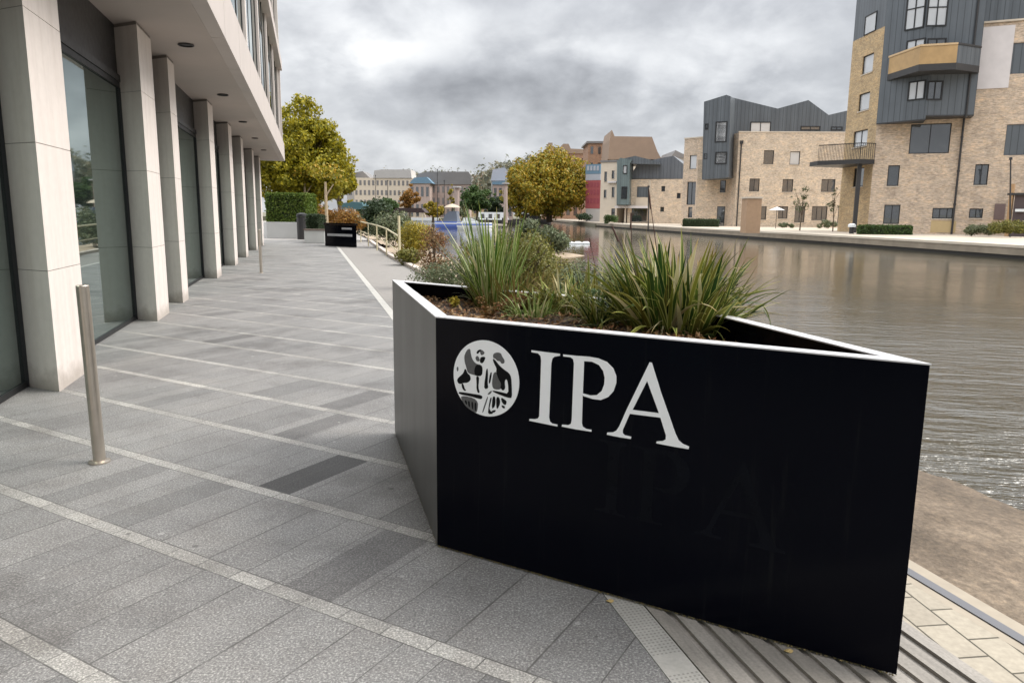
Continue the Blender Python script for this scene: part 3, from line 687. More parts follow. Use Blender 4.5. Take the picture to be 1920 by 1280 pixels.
def smoothpts(pts, it=1):
    for _ in range(it):
        o_ = []
        for i in range(len(pts)):
            a, b = pts[i], pts[(i + 1) % len(pts)]; o_ += [(a[0] * .75 + b[0] * .25, a[1] * .75 + b[1] * .25), (a[0] * .25 + b[0] * .75, a[1] * .25 + b[1] * .75)]
        pts = o_
    return pts
I_ = [(680, 216), (785, 230), (885, 242), (884, 256), (846, 262), (830, 275), (822, 310), (806, 700), (812, 728), (828, 742), (866, 750), (866, 763), (770, 744), (664, 722), (666, 709), (704, 711), (726, 706), (736, 690), (740, 600), (750, 290), (746, 258), (728, 238), (681, 230)]
# P drawn as a stroke outline that runs round the counter through a hairline bridge
P_ = [(908, 246), (1000, 256), (1090, 262), (1160, 274), (1222, 300), (1268, 346), (1290, 402), (1290, 450), (1270, 510), (1232, 552), (1180, 573), (1120, 566), (1052, 544),
      (1050, 526), (1105, 541), (1150, 538), (1186, 508), (1204, 460), (1207, 412), (1196, 364), (1166, 322), (1116, 298), (1058, 294), (1049, 527), (1048, 545), (1042, 740), (1048, 766), (1070, 780), (1111, 788), (1110, 801), (1000, 784), (898, 764), (900, 750), (944, 754), (964, 744), (970, 715), (986, 310), (980, 280), (962, 266), (909, 260)]
A1 = [(1530, 303), (1546, 306), (1612, 520), (1716, 815), (1738, 862), (1768, 888), (1814, 908), (1810, 926), (1700, 908), (1578, 884), (1580, 871), (1624, 868), (1646, 856), (1648, 828), (1608, 700), (1596, 664), (1510, 428), (1512, 340)]
A2 = [(1512, 340), (1512, 436), (1404, 650), (1388, 672), (1336, 790), (1336, 812), (1350, 826), (1398, 838), (1394, 853), (1310, 840), (1222, 822), (1226, 807), (1266, 806), (1292, 792), (1312, 762), (1366, 640)]
A3 = [(1402, 644), (1598, 668), (1610, 700), (1388, 672)]
for nm, polys in (('I', [I_]), ('P', [P_]), ('A', [A1, A2, A3])):
    b_ = MB()
    for q in polys: traced(q, .0005, .0035 + .0002 * polys.index(q), 820, 600, 3.84, b_)
    b_.build('letter', m_white, pl)
# round emblem
uc, zc_ = .266, .846; RD = .168
b_ = MB(); b_.prism([FR.pt(uc + RD * math.cos(t), zc_ + RD * math.sin(t), .003) for t in [2 * math.pi * k / 72 for k in range(72)]], Vector((FR.n.x, FR.n.y, 0)) * .0025); emb = b_.build('emblem', m_white, pl)
gre = [[(340, 240), (375, 240), (380, 300), (400, 380), (450, 440), (520, 450), (540, 500), (530, 600), (470, 600), (400, 580), (340, 560), (320, 480), (300, 420), (292, 340), (310, 290)],
       [(445, 340), (480, 330), (505, 400), (470, 408), (445, 380)], [(500, 245), (545, 262), (570, 300), (520, 330), (505, 290)],
       [(680, 560), (720, 540), (760, 640), (800, 700), (790, 780), (680, 780), (660, 700)], [(675, 310), (720, 285), (780, 292), (800, 345), (830, 385), (830, 430), (790, 440), (770, 400), (735, 400), (705, 365), (680, 365)],
       [(235, 850), (480, 905), (470, 1080), (430, 1085), (330, 1020), (275, 950)], [(600, 870), (615, 880), (545, 1090), (530, 1082)], [(640, 800), (665, 795), (650, 830), (620, 850), (600, 845)], [(190, 490), (212, 470), (218, 520), (200, 545)]]
blk = [[(450, 445), (520, 460), (540, 500), (530, 600), (440, 600), (425, 530)], [(455, 300), (468, 262), (510, 244), (520, 262), (490, 285), (480, 305)], [(512, 345), (575, 345), (570, 380), (545, 425), (518, 430), (500, 405)],
       [(300, 500), (322, 520), (335, 562), (372, 592), (382, 650), (340, 690), (290, 690), (240, 708), (208, 690), (198, 640), (240, 600), (285, 560)], [(255, 700), (280, 700), (300, 770), (322, 792), (300, 800), (268, 765)],
       [(452, 600), (490, 610), (490, 660), (480, 750), (502, 822), (475, 826), (458, 770), (460, 700)], [(215, 812), (270, 815), (400, 835), (520, 855), (538, 880), (525, 908), (480, 900), (380, 870), (230, 842)],
       [(588, 510), (606, 498), (610, 600), (604, 700), (616, 765), (560, 772), (565, 680), (578, 600)], [(640, 560), (662, 545), (655, 620), (637, 702), (618, 690)],
       [(672, 370), (700, 380), (760, 460), (830, 520), (890, 560), (920, 620), (927, 750), (930, 890), (890, 892), (800, 862), (680, 812), (668, 790), (790, 815), (885, 840), (878, 700), (862, 640), (838, 650), (832, 700), (842, 760), (812, 798), (776, 760), (788, 700), (750, 640), (718, 545), (728, 500), (690, 430)],
       [(640, 890), (662, 885), (640, 980), (625, 1050), (690, 1100), (610, 1108), (618, 1020)], [(670, 880), (700, 865), (712, 930), (700, 1010), (660, 1040)], [(720, 880), (760, 880), (775, 960), (740, 1040), (722, 1020)], [(780, 880), (850, 925), (858, 950), (846, 990), (800, 960)], [(790, 985), (835, 1005), (835, 1035), (800, 1020)], [(660, 1060), (720, 1050), (700, 1085), (665, 1085)],
       [(300, 920), (325, 925), (335, 985), (310, 965)], [(345, 930), (368, 935), (372, 1020), (350, 1000)], [(390, 940), (412, 945), (414, 1045), (396, 1035)], [(432, 950), (455, 955), (455, 1065), (438, 1062)]]
for k, q in enumerate(gre): b_ = MB(); traced(smoothpts(q, 2), .0031, .0036 + .00004 * k, 830, 620, 7.11, b_, 0); b_.build('grey_shading', m_greyv, emb)
for k, q in enumerate(blk): b_ = MB(); traced(smoothpts(q, 1), .0031, .0042 + .00004 * k, 830, 620, 7.11, b_, 0); b_.build('figure_shape', m_blackv, emb)
# faint reflection of the lettering, painted as shapes lower on the panel
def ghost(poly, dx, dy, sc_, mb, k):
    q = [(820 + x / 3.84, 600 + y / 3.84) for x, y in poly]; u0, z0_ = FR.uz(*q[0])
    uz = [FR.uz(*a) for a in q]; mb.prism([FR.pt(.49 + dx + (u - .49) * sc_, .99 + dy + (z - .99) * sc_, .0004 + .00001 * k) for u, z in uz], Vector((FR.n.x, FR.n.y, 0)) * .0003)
b_ = MB(); ghost(P_, .31, -.33, 1.0, b_, 0); b_.build('painted_reflection_letter', m_ghost, pl)
b_ = MB(); ghost(I_, .31, -.33, 1.0, b_, 1); b_.build('painted_reflection_letter', m_ghost, pl); b_ = MB()
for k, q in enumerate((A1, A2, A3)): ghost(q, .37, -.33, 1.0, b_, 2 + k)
b_.build('painted_reflection_letter', m_ghost, pl)

l_rust_red = leaf_mat('reddish_leaves', [(.14, .05, .02), (.20, .09, .03), (.10, .08, .02), (.26, .14, .05)])
# ---- plants and litter in the planter
def gs(px, py): 
    p = gz(px, py, SOIL); p.z = soilz(p.x, p.y) - .01; return p
def clump(name, label, cat, base, n, mat, L, W, lean, droop, spread, seed, azr=(0, 2 * math.pi), twist=.6, dead=0, segs=9, kinkp=0.0):
    rnd = random.Random(seed); t = thing(name, label, cat, base, None); b_ = MB(); dd = MB(); base = Vector(base)
    for i in range(n):
        az = rnd.uniform(*azr); r = spread * math.sqrt(rnd.random()); k = rnd.random()
        bs = base + Vector((math.cos(az) * r, math.sin(az) * r, -.01)); ln = rnd.uniform(*L) * (1 - .25 * k); le = rnd.uniform(*lean) * (.25 + .75 * k)
        tgt = dd if i < dead else b_
        blade(tgt, bs, az + rnd.gauss(0, .35), le, ln, rnd.uniform(*W), rnd.uniform(*droop) * (.3 + k), segs, rnd.uniform(-twist, twist), (rnd.uniform(.4, .8), rnd.uniform(.4, 1.2)) if rnd.random() < kinkp else None)
    b_.build('leaves', mat, t, smooth=True)
    if dead: dd.build('dry_leaves', b_straw, t, smooth=True)
    return t
# left: upright variegated sword leaves
bl = gs(925, 572)
t = clump('sword_leaf_plant', 'upright striped sword leaved plant at the left of the planter', 'plant', bl, 120, b_left, (.34, .70), (.012, .024), (.02, .75), (.0, .9), .11, 11, twist=.4, dead=7, segs=10)
# long pale-striped leaves fanning out to the left
b_ = MB(); rnd = random.Random(5)
for i in range(20):
    blade(b_, bl + Vector((rnd.uniform(-.03, .03), rnd.uniform(-.03, .03), 0)), math.pi + rnd.uniform(-.5, .5), .22 + .04 * i * rnd.random(), rnd.uniform(.44, .64), rnd.uniform(.015, .024), rnd.uniform(-.05, .15), 9, rnd.uniform(-.3, .3))
b_.build('striped_leaves', blade_mat('white_striped_blade', [(.10, .15, .05), (.06, .10, .03)], (.66, .66, .48), .8), t, smooth=True)
# right: dense arching sedge-like clump
br = gs(1262, 612)
t = clump('arching_grass_plant', 'dense dark green strap leaved clump arching over the right of the planter', 'plant', br, 540, b_right, (.26, .60), (.015, .033), (.05, 1.3), (.15, 1.5), .24, 21, dead=48, kinkp=.22)
rnd = random.Random(9)
b_ = MB()
for az, le, ln, wd_, dr in ((-1.55, .10, .16, .017, .5), (-1.9, .9, .30, .013, 1.7), (-1.2, .8, .30, .012, 1.5), (-2.4, 1.0, .36, .012, 1.3), (-.6, .9, .34, .011, 1.2), (-.1, 1.05, .44, .009, .5), (.05, 1.0, .40, .010, .3), (-2.9, 1.1, .42, .012, .9), (3.0, .9, .42, .012, 1.2), (-1.75, .5, .24, .013, 2.2), (-2.1, 1.0, .42, .010, 1.2), (-1.0, .6, .30, .012, 1.9), (2.8, 1.2, .36, .011, .5)):
    blade(b_, br + Vector((rnd.uniform(-.05, .05), -.08 + rnd.uniform(-.03, .03), .01)), az, le, ln, wd_, dr, 10, .2)
b_.build('pale_leaves', b_straw, t, smooth=True)
for px, py, tx, ty in ((1240, 600, 1217, 362), (1180, 590, 1183, 405), (1120, 560, 1106, 450), (1300, 560, 1382, 534), (1320, 600, 1393, 544), (1230, 610, 1150, 430)):
    b_ = MB(); p0 = gs(px, py); p1 = aty(tx, ty, p0.y + random.uniform(-.05, .05)); b_.tube([p0, (p0 + p1) / 2 + Vector((.012, 0, .01)), p1], [.0035, .0026, .0016], 6)
    b_.tube([p1 - (p1 - p0) * .12, p1 + (p1 - p0) * .03], [.0055, .0035], 6); b_.build('flower_stalk', m_redstem, t)
for (px, py, lab, sz, n, lf, mt, cat_, sd_) in ((985, 560, 'feathery yellow green spurge between the two leaf clumps', (.60, .46, .46), 6500, .016, l_olive, 'plant', 4), (1105, 585, 'low fresh green leafy patch in the planter centre', (.34, .24, .16), 900, .024, l_green, 'plant', 5), (850, 578, 'small yellow green seedling in the near left corner of the planter', (.09, .09, .07), 130, .018, l_gold, 'plant', 6)):
    p = gs(px, py); bush('spurge_plant' if 'spurge' in lab else 'seedling', lab, p, sz, n, lf, mt, cat_, sd_, nb=8, stems='spurge' in lab)
bush('heather_plant', 'low reddish brown heathery growth along the front left of the planter', gs(945, 588), (.62, .20, .13), 2600, .014, l_rust_red, 'plant', 91, nb=16, stems=False)
bush('heather_plant', 'low mixed brown and green growth in front of the spurge', gs(1040, 592), (.34, .22, .14), 1600, .016, l_olive, 'plant', 92, nb=12, stems=False)
clump('grass_tuft', 'trailing green tuft against the back wall between the two leaf clumps', 'plant', gs(1110, 572), 110, b_right, (.15, .36), (.008, .016), (.3, 1.3), (.5, 1.6), .12, 36, dead=12)
clump('grass_tuft', 'medium strap leaved tuft filling the middle of the planter', 'plant', gs(1062, 588), 130, b_right, (.14, .34), (.010, .020), (.2, 1.3), (.4, 1.6), .13, 37, dead=14)
clump('grass_tuft', 'short fine tuft near the front edge below the sword leaves', 'plant', gs(1000, 596), 170, b_left, (.08, .22), (.004, .009), (.3, 1.3), (.4, 1.5), .12, 38, dead=20)
t = clump('grass_tuft', 'short drooping green tuft spilling at the front middle of the planter', 'plant', gs(1120, 608), 90, b_right, (.14, .32), (.008, .016), (.4, 1.2), (.5, 1.6), .06, 33, dead=8)
t = clump('grass_tuft', 'fine low grass tuft growing around the foot of the striped sword leaves', 'plant', gs(965, 572), 420, blade_mat('fine_olive_blade', [(.09, .11, .02), (.16, .15, .03), (.22, .15, .05), (.13, .09, .03)], (.2, .18, .07), .2), (.12, .36), (.004, .008), (.2, 1.2), (.3, 1.5), .24, 35)
b_ = MB(); rnd = random.Random(12)
for _ in range(2600):
    u, v = rnd.random(), rnd.random(); p = blerp(.02 + .96 * u, .03 + .94 * v); z = soilz(p[0], p[1]) + rnd.uniform(.002, .022); n_ = Vector((rnd.gauss(0, .5), rnd.gauss(0, .5), 1)).normalized(); a = n_.orthogonal().normalized(); a.rotate(Matrix.Rotation(rnd.uniform(0, 6.3), 3, n_)); c = n_.cross(a); s = rnd.uniform(.006, .026)
    P3 = Vector((p[0], p[1], z)); b_.face((P3 - a * s, P3 + c * s * .45, P3 + a * s + n_ * s * .3, P3 - c * s * .45))
tag(b_.build('leaf_litter', l_brown), 'dry brown leaf litter scattered over the planter soil', 'leaf litter', kind='stuff')
for px, py, lab in ((1142, 1128, 'crumpled yellow leaf lying at the top of the slotted drain'), (1477, 1222, 'yellow fallen leaf lying under the planter base on the boards')):
    p = gz(px, py); b_ = MB()
    pts_ = [p + Vector((math.cos(t) * .016 * (1 + .3 * math.cos(3 * t)), math.sin(t) * .011, .006 + .004 * math.sin(2 * t))) for t in [2 * math.pi * k / 12 for k in range(12)]]
    for k in range(12): b_.face((p + Vector((0, 0, .012)), pts_[k], pts_[(k + 1) % 12]))
    tag(b_.build('fallen_leaf', plain('dead_leaf', (.42, .30, .12), .8)), lab, 'leaf')

b_ = MB(); rnd = random.Random(31)
for k in range(1500):
    i = 3 if rnd.random() < .72 else 0; a, c = Vector(OUT[i]), Vector(OUT[(i + 1) % 4]); e = (c - a).normalized(); nn = Vector((e.y, -e.x)); u = rnd.random(); q = a + (c - a) * u - nn * (-1) * 0 
    off_ = abs(rnd.gauss(0, .011)) * (1.6 if mnoise.noise(Vector((u * 9, i, 0))) > .1 else .7); q = q + nn * (off_ + .001); s_ = rnd.uniform(.0015, .0052); zz = .004 + rnd.uniform(0, .004); t0 = rnd.uniform(0, 6.3)
    pts_ = [Vector((q.x + math.cos(t0 + t) * s_ * rnd.uniform(.6, 1.3), q.y + math.sin(t0 + t) * s_ * rnd.uniform(.6, 1.3), zz)) for t in (0, 1.6, 3.1, 4.7)]; ap = Vector((q.x, q.y, zz + s_ * .8))
    for j in range(4): b_.face((pts_[j], pts_[(j + 1) % 4], ap))
tag(b_.build('grit', leaf_mat('moss_and_grit', [(.05, .045, .03), (.14, .11, .05), (.30, .22, .10), (.08, .09, .03)], trans=.0)), 'moss crumbs and grit gathered along the foot of the black planter', 'grit', kind='stuff')
# ================================================================== brick blocks across the canal
def facade(mb, pl_, u0, u1, z0, z1, ops, rv=.16, m=0):
    us = sorted({u0, u1, *[v for o in ops for v in (o[0], o[1]) if u0 < v < u1]}); zs = sorted({z0, z1, *[v for o in ops for v in (o[2], o[3]) if z0 < v < z1]})
    for a, b in zip(us, us[1:]):
        for c, d in zip(zs, zs[1:]):
            um, zm = (a + b) / 2, (c + d) / 2
            if any(o[0] < um < o[1] and o[2] < zm < o[3] for o in ops): continue
            mb.face([pl_.pt(a, c), pl_.pt(b, c), pl_.pt(b, d), pl_.pt(a, d)], m)
    for o in ops:
        a, b, c, d = max(o[0], u0), min(o[1], u1), max(o[2], z0), min(o[3], z1)
        for q in ([(a, c), (a, d)], [(b, d), (b, c)], [(a, d), (b, d)], [(b, c), (a, c)]):
            (ua, za), (ub, zb) = q; mb.face([pl_.pt(ua, za), pl_.pt(ub, zb), pl_.pt(ub, zb, -rv), pl_.pt(ua, za, -rv)], m)
    # closing strips at the edges
    for (ua, za), (ub, zb) in (((u0, z1), (u0, z0)), ((u1, z0), (u1, z1)), ((u0, z0), (u1, z0)), ((u1, z1), (u0, z1))):
        mb.face([pl_.pt(ua, za), pl_.pt(ub, zb), pl_.pt(ub, zb, -.26), pl_.pt(ua, za, -.26)], m)
def window(pl_, o, parent, d=-.15, mull=1, trans=0, frame=None, glass=None, fw=.06, name='window', sill=False):
    a, b, c, e = o; f = MB(); d1 = d + .07
    f.pbox(pl_, a, a + fw, c, e, d, d1); f.pbox(pl_, b - fw, b, c, e, d, d1); f.pbox(pl_, a + fw, b - fw, e - fw, e, d, d1); f.pbox(pl_, a + fw, b - fw, c, c + fw, d, d1)
    for k in range(mull): u = a + (b - a) * (k + 1) / (mull + 1); f.pbox(pl_, u - fw * .4, u + fw * .4, c + fw, e - fw, d, d1 - .01)
    for k in range(trans): z = c + (e - c) * (.62 if trans == 1 else (k + 1) / (trans + 1)); f.pbox(pl_, a + fw, b - fw, z - fw * .4, z + fw * .4, d, d1 - .012)
    fr = f.build(name, frame or m_black, parent); g_ = MB(); g_.pbox(pl_, a + fw * .5, b - fw * .5, c + fw * .5, e - fw * .5, d - .03, d + .02); g_.build('pane', glass or m_winglass, fr)
    if sill: s_ = MB(); s_.pbox(pl_, a - .04, b + .04, c - .07, c - .005, -.1, .05); s_.build('sill', m_cope, fr)
    return fr
def brickface(parent, pl_, u0, u1, z0, z1, rects, mat, nm='wall', depth=10, wmul=None, glasses=None):
    ops = [pl_.rect(*r[:4]) for r in rects]; mb = MB(); facade(mb, pl_, u0, u1, z0, z1, ops); mb.build(nm, mat, parent)
    if depth: bm_ = MB(); bm_.pbox(pl_, u0 + .01, u1 - .01, z0, z1 - .01, -depth, -.255); bm_.build('rear_wall', mat, parent)
    for i, (o, r) in enumerate(zip(ops, rects)):
        k = r[4] if len(r) > 4 else 1; g_ = m_skypane if len(r) > 5 and r[5] == 'c' else m_winglass
        if len(r) > 5 and r[5] == 'p':
            b_ = MB(); b_.pbox(pl_, o[0] + .02, o[1] - .02, o[2] + .02, o[3] - .02, -.14, -.06); b_.build('infill_panel', m_clad, parent)
        else: window(pl_, o, parent, mull=k, glass=g_, sill=(r[3] - r[1]) < 40)
    return ops
def P2(px, py, Y): p = aty(px, py, Y); return (p.x, p.y)
GZ = .45
tw = thing('apartment_tower', 'tall pale brick tower with dark zinc upper box and timber fronted balcony across the water', 'building', (30, 56, GZ))
T0, T1, T3 = P2(1585, 250, 60.5), P2(1644, 232, 55.6), P2(2060, 232, 50.2)
PA = Pl(T0, T1); PB = Pl(T1, T3); zA = PA.uz(1625, 66)[1]
brickface(tw, PA, 0, PA.L - .003, GZ, zA, [(1617, 103, 1637, 137, 0, 'c'), (1610, 175, 1630, 207, 0, 'c'), (1600, 245, 1626, 275, 1, 'c'), (1600, 315, 1619, 350, 1)], m_brick3, 'flank_wall', depth=11)
b_ = MB(); b_.pbox(PA, .02, PA.L - .02, zA + .002, 20, -11, -.01); b_.build('zinc_flank', m_clad, tw)
window(PA, PA.rect(1622, 27, 1643, 62), tw, d=-.02, mull=0, glass=m_skypane)
zB = PB.uz(1880, 42)[1]
uR = PB.uz(1826, 130)[0]
wins = [(1706, 232, 1782, 288, 1), (1664, 310, 1686, 349, 0), (1657, 384, 1687, 420, 1), (1748, 390, 1790, 410, 2), (1817, 391, 1843, 409, 1), (1827, 308, 1853, 347, 1), (1885, 233, 1935, 291, 0, 'p'), (1897, 80, 1935, 138, 0, 'p')]
brickface(tw, PB, 0, PB.L, GZ, zB, wins, m_brick, 'front_wall', depth=11)
b_ = MB(); b_.pbox(PB, uR - .5, PB.L, zB + .003, 20, -10.9, .04); b_.build('zinc_upper_wall', m_clad, tw)
b_ = MB(); b_.pbox(PB, uR - .5, PB.L, zB + .001, zB + .12, .045, .12); b_.build('coping', m_cope, tw)
o = PB.rect(1838, 50, 1897, 166); b_ = MB(); b_.pbox(PB, *o, .001, .05); b_.build('white_render_panel', m_whiter, tw)
o = PB.rect(1864, 382, 1884, 412); b_ = MB(); b_.pbox(PB, *o, .001, .06); b_.build('meter_cupboard_door', plain('brown_grey_door', (.16, .11, .10), .6), tw)
o = PB.rect(1745, 414, 1792, 436); b_ = MB(); b_.pbox(PB, *o, .001, .02); b_.build('tan_panel', plain('tan_panel', (.48, .36, .19), .85, var=.1), tw)
# big projecting zinc box with its kinked front
L0 = P2(1643, 232, 55.35); Mx = P2(1736, 216, 52.5); Rx = P2(1826, 215, 52.0)
def backp(p, k=2.2): return (p[0] - PB.n.x * -k * -1 if 0 else p[0] + (-PB.n.x) * k, p[1] + (-PB.n.y) * k)
PL_, PR_ = Pl(L0, Mx), Pl(Mx, Rx); zl = PL_.uz(1690, 227)[1]; zr = PR_.uz(1780, 215.5)[1]
b_ = MB(); b_.poly2([L0, Mx, backp(Mx, 2.0), backp(L0, .02)], zl, 20); b_.build('zinc_box_left', m_clad, tw)
b_ = MB(); b_.poly2([Mx, Rx, backp(Rx, 2.6), backp(Mx, 2.0)], zr, 20); b_.build('zinc_box_right', m_clad, tw)
b_ = MB(); b_.poly2([L0, Mx, backp(Mx, 2.0), backp(L0, .02)], zl - .09, zl - .003); b_.poly2([Mx, Rx, backp(Rx, 2.0), backp(Mx, 2.0)], zr - .09, zr - .003); b_.build('box_base_trim', m_dark, tw)
for r, pq in (((1703, 152, 1735, 188), PL_), ((1738, 152, 1767, 188), PR_), ((1699, -8, 1735, 55), PL_), ((1738, -8, 1777, 50), PR_), ((1700, 74, 1735, 94), PL_), ((1738, 72, 1774, 92), PR_)):
    window(pq, pq.rect(*r), tw, d=-.01, mull=1, glass=m_skypane if r[0] < 1736 or r[1] < 60 else m_winglass, fw=.09, trans=1 if r[1] < 0 else 0)
b_ = MB(); b_.tube([PB.pt(PB.uz(1808, 216)[0], zr, .12), PB.pt(PB.uz(1808, 216)[0], GZ, .12)], .07, 8)
for z in (2.5, 4.8, 7.1): b_.tube([PB.pt(PB.uz(1808, 216)[0], z, .12), PB.pt(PB.uz(1808, 216)[0], z + .12, .12)], .095, 8)
b_.build('downpipe', m_dark, tw); 
up_ = PR_.uz(1812, 200)[0]; b_ = MB(); b_.tube([PR_.pt(up_, zr - .2, .1), PR_.pt(up_, 20, .1)], .06, 8); b_.build('upper_downpipe', m_dark, tw)
# angular balcony
def prj(pq, x, y, d): u, z = pq.uz(x, y); p = pq.pt(u, z, d); return (p.x, p.y), z
bz1 = PR_.uz(1750, 128)[1]; ct = 1.45
q0 = P2(1664, 130, 55.0); q1 = P2(1722, 130, 51.3); q2 = P2(1792, 130, 50.6); q3 = P2(1836, 130, 51.6)
floor_ = [q0, q1, q2, q3, backp(q3, 2), backp(Mx, .6), backp(q0, .3)]
b_ = MB(); b_.poly2(floor_, bz1 - .42, bz1); b_.build('balcony_slab', m_dark, tw)
rail = [(q0, q1), (q1, q2), (q2, q3)]
for i, (a, b2) in enumerate(rail):
    pq = Pl(a, b2); b_ = MB(); b_.pbox(pq, .02, pq.L - .01, bz1 + .003, bz1 + 1.12, -.06, -.02)
    b_.build('balcony_front', plain('honey_timber_boarding', (.42, .27, .12), .5, var=.3, vs_=2) if i < 2 else m_clad, tw)
    b_ = MB(); b_.pbox(pq, 0, pq.L - .005, bz1 + 1.13, bz1 + 1.25, -.1, .02); b_.build('balcony_rail', m_paletimber if i < 2 else m_dark, tw)
# lower corner balcony on the left
c0, c1, c2 = P2(1533, 300, 57.5), P2(1612, 300, 55.2), P2(1640, 300, 55.5); cz = Pl(c0, c1).uz(1575, 300)[1]
b_ = MB(); b_.poly2([c0, c1, c2, (T1[0] - .1, T1[1] + .02), (T0[0] - .02, T0[1] - .1), (c0[0], c0[1] + 1.5)], cz - .32, cz); b_.build('corner_balcony_slab', m_dark, tw)
pq = Pl(c0, c1); b_ = MB(); b_.pbox(pq, 0, pq.L, cz + 1.1, cz + 1.16, -.05, .0)
for k in range(28): u = .03 + (pq.L - .06) * k / 27; b_.pbox(pq, u - .012, u + .012, cz + .002, cz + 1.1, -.04, -.016)
b_.build('railing', m_black, tw)
pq = Pl(c1, c2); b_ = MB(); b_.pbox(pq, 0, pq.L, cz + 1.1, cz + 1.16, -.05, .0)
for k in range(8): u = .03 + (pq.L - .06) * k / 7; b_.pbox(pq, u - .012, u + .012, cz + .002, cz + 1.1, -.04, -.016)
b_.build('railing', m_black, tw)
b_ = MB(); b_.poly2([(T1[0] - 1.0, T1[1] + .2), (T1[0] - .75, T1[1] + .1), (T1[0] - .7, T1[1] + .35), (T1[0] - .95, T1[1] + .45)], GZ, cz - .33); b_.build('balcony_post', m_dark, tw)
pe = Pl(P2(1560, 400, 60.3), P2(1600, 400, 60.0)); b_ = MB()
# mid terrace
tr = thing('terrace_block', 'long low pale brick terrace with jagged dark zinc roof and a tall zinc bay', 'building', (26, 84, GZ))
PM = Pl(P2(1383, 300, 84), P2(1612, 300, 83.4)); zt = PM.uz(1480, 249)[1]
mw_ = [(1432, 282, 1451, 308, 0), (1481, 284, 1500, 309, 0, 'c'), (1405, 335, 1424, 359), (1467, 336, 1487, 360), (1540, 336, 1566, 360), (1391, 387, 1403, 415, 0), (1426, 387, 1437, 412, 0), (1459, 387, 1477, 410), (1490, 386, 1509, 417), (1522, 387, 1551, 413, 2), (1571, 386, 1587, 420), (1591, 386, 1612, 420)]
brickface(tr, PM, 0, PM.L, GZ, zt, mw_, m_brick2, 'front_wall', depth=9)
b_ = MB(); b_.pbox(PM, -.05, PM.L, zt + .002, zt + .13, -.3, .05); b_.build('coping', m_cope, tr)
PN = Pl(P2(1366, 300, 86.5), P2(1383, 300, 84)); brickface(tr, PN, 0, PN.L - .003, GZ, zt, [], m_brick, 'return_wall', depth=0)
PO = Pl(P2(1309, 300, 86.9), P2(1366, 300, 86.5)); zo = PO.uz(1330, 300)[1]
brickface(tr, PO, 0, PO.L, GZ, zo, [(1350, 338, 1361, 361, 0), (1344, 387, 1359, 424, 0)], m_brick2, 'side_wall', depth=8)
PQ = Pl(P2(1282, 300, 89), P2(1318, 300, 87)); zq = PQ.uz(1298, 260)[1]
brickface(tr, PQ, 0, PQ.L, GZ, zq, [(1293, 291, 1306, 317, 0, 'c'), (1288, 341, 1304, 384), (1290, 388, 1298, 408, 0)], m_brick, 'wing_wall', depth=7)
b_ = MB(); b_.pbox(PQ, -.05, PQ.L, zq + .002, zq + .14, -.3, .06); b_.build('wing_coping', m_cope, tr)
def shape(pq, pts, d0, d1, m, nm, parent): 
    b_ = MB(); b_.prism([pq.pt(*pq.uz(x, y), d1) for x, y in pts], Vector((pq.n.x, pq.n.y, 0)) * (d1 - d0)); return b_.build(nm, m, parent)
PZ = Pl(P2(1317, 250, 85.0), P2(1365, 250, 83.6))
shape(PZ, [(1320, 191), (1362, 178), (1370, 181), (1366, 333), (1316, 337)], -4, 0, m_clad, 'zinc_bay', tr)
for r, k in (((1341, 228, 1363, 267), 'c'), ((1341, 285, 1363, 308), 'c'), ((1322, 232, 1328, 243), 0), ((1320, 288, 1326, 298), 0)):
    window(PZ, PZ.rect(*r), tr, d=-.02, mull=0, glass=m_skypane if k else m_winglass, fw=.12 if k else .05)
PY = Pl(P2(1366, 240, 85.2), P2(1612, 240, 84.6))
shape(PY, [(1366, 180), (1460, 203), (1518, 187), (1556, 215), (1590, 207), (1620, 222), (1620, 262), (1366, 262)], -8, -.35, m_clad, 'zinc_roof', tr)
for r in ((1408, 228, 1447, 248), (1503, 236, 1540, 244), (1560, 237, 1582, 244)): window(PY, PY.rect(*r), tr, d=-.36, mull=1, glass=m_skypane if r[0] < 1500 else m_winglass, fw=.1)
u_ = PM.uz(1388, 300)[0]; b_ = MB(); b_.tube([PM.pt(u_, PM.uz(1388, 268)[1], .1), PM.pt(u_, GZ, .1)], .07, 8); b_.pbox(PM, u_ - .18, u_ + .18, PM.uz(1388, 270)[1], PM.uz(1388, 264)[1], .02, .2); b_.build('downpipe', m_dark, tr)
# cream house with slate roof
hs = thing('slate_roof_house', 'cream brick house under a dark slate roof beside a blue grey bay', 'building', (22, 107, GZ))
PH = Pl(P2(1178, 350, 108), P2(1292, 350, 105)); zh = PH.uz(1230, 336)[1]
brickface(hs, PH, 0, PH.L, GZ, zh, [(1194, 350, 1219, 370, 0, 'p'), (1240, 349, 1247, 359, 0), (1238, 388, 1245, 397, 0), (1184, 390, 1213, 416, 2), (1269, 362, 1276, 372, 0)], m_brick2, 'front_wall', depth=9)
shape(PH, [(1178, 335), (1195, 306), (1240, 296), (1262, 292), (1284, 310), (1292, 335)], -8, -.3, m_clad2, 'roof', hs)
o = PH.rect(1155, 386, 1216, 390.5); b_ = MB(); b_.pbox(PH, *o, -.2, .8); b_.build('white_canopy', m_whiter, hs)
o = PH.rect(1192, 371, 1215, 386); b_ = MB(); b_.pbox(PH, *o, .01, .08); b_.build('pale_panel', m_cream, hs)
for x in (1172, 1216): b_ = MB(); o = PH.rect(x, 338, x + 3, 418); b_.pbox(PH, *o, .01, .14); b_.build('pale_pier', m_cope, hs)
PJ = Pl(P2(1157, 350, 106.5), P2(1181, 350, 106)); shape(PJ, [(1157, 302), (1163, 296), (1185, 300), (1181, 306), (1180, 384), (1156, 384)], -4, 0, m_cladlight, 'bay', hs)
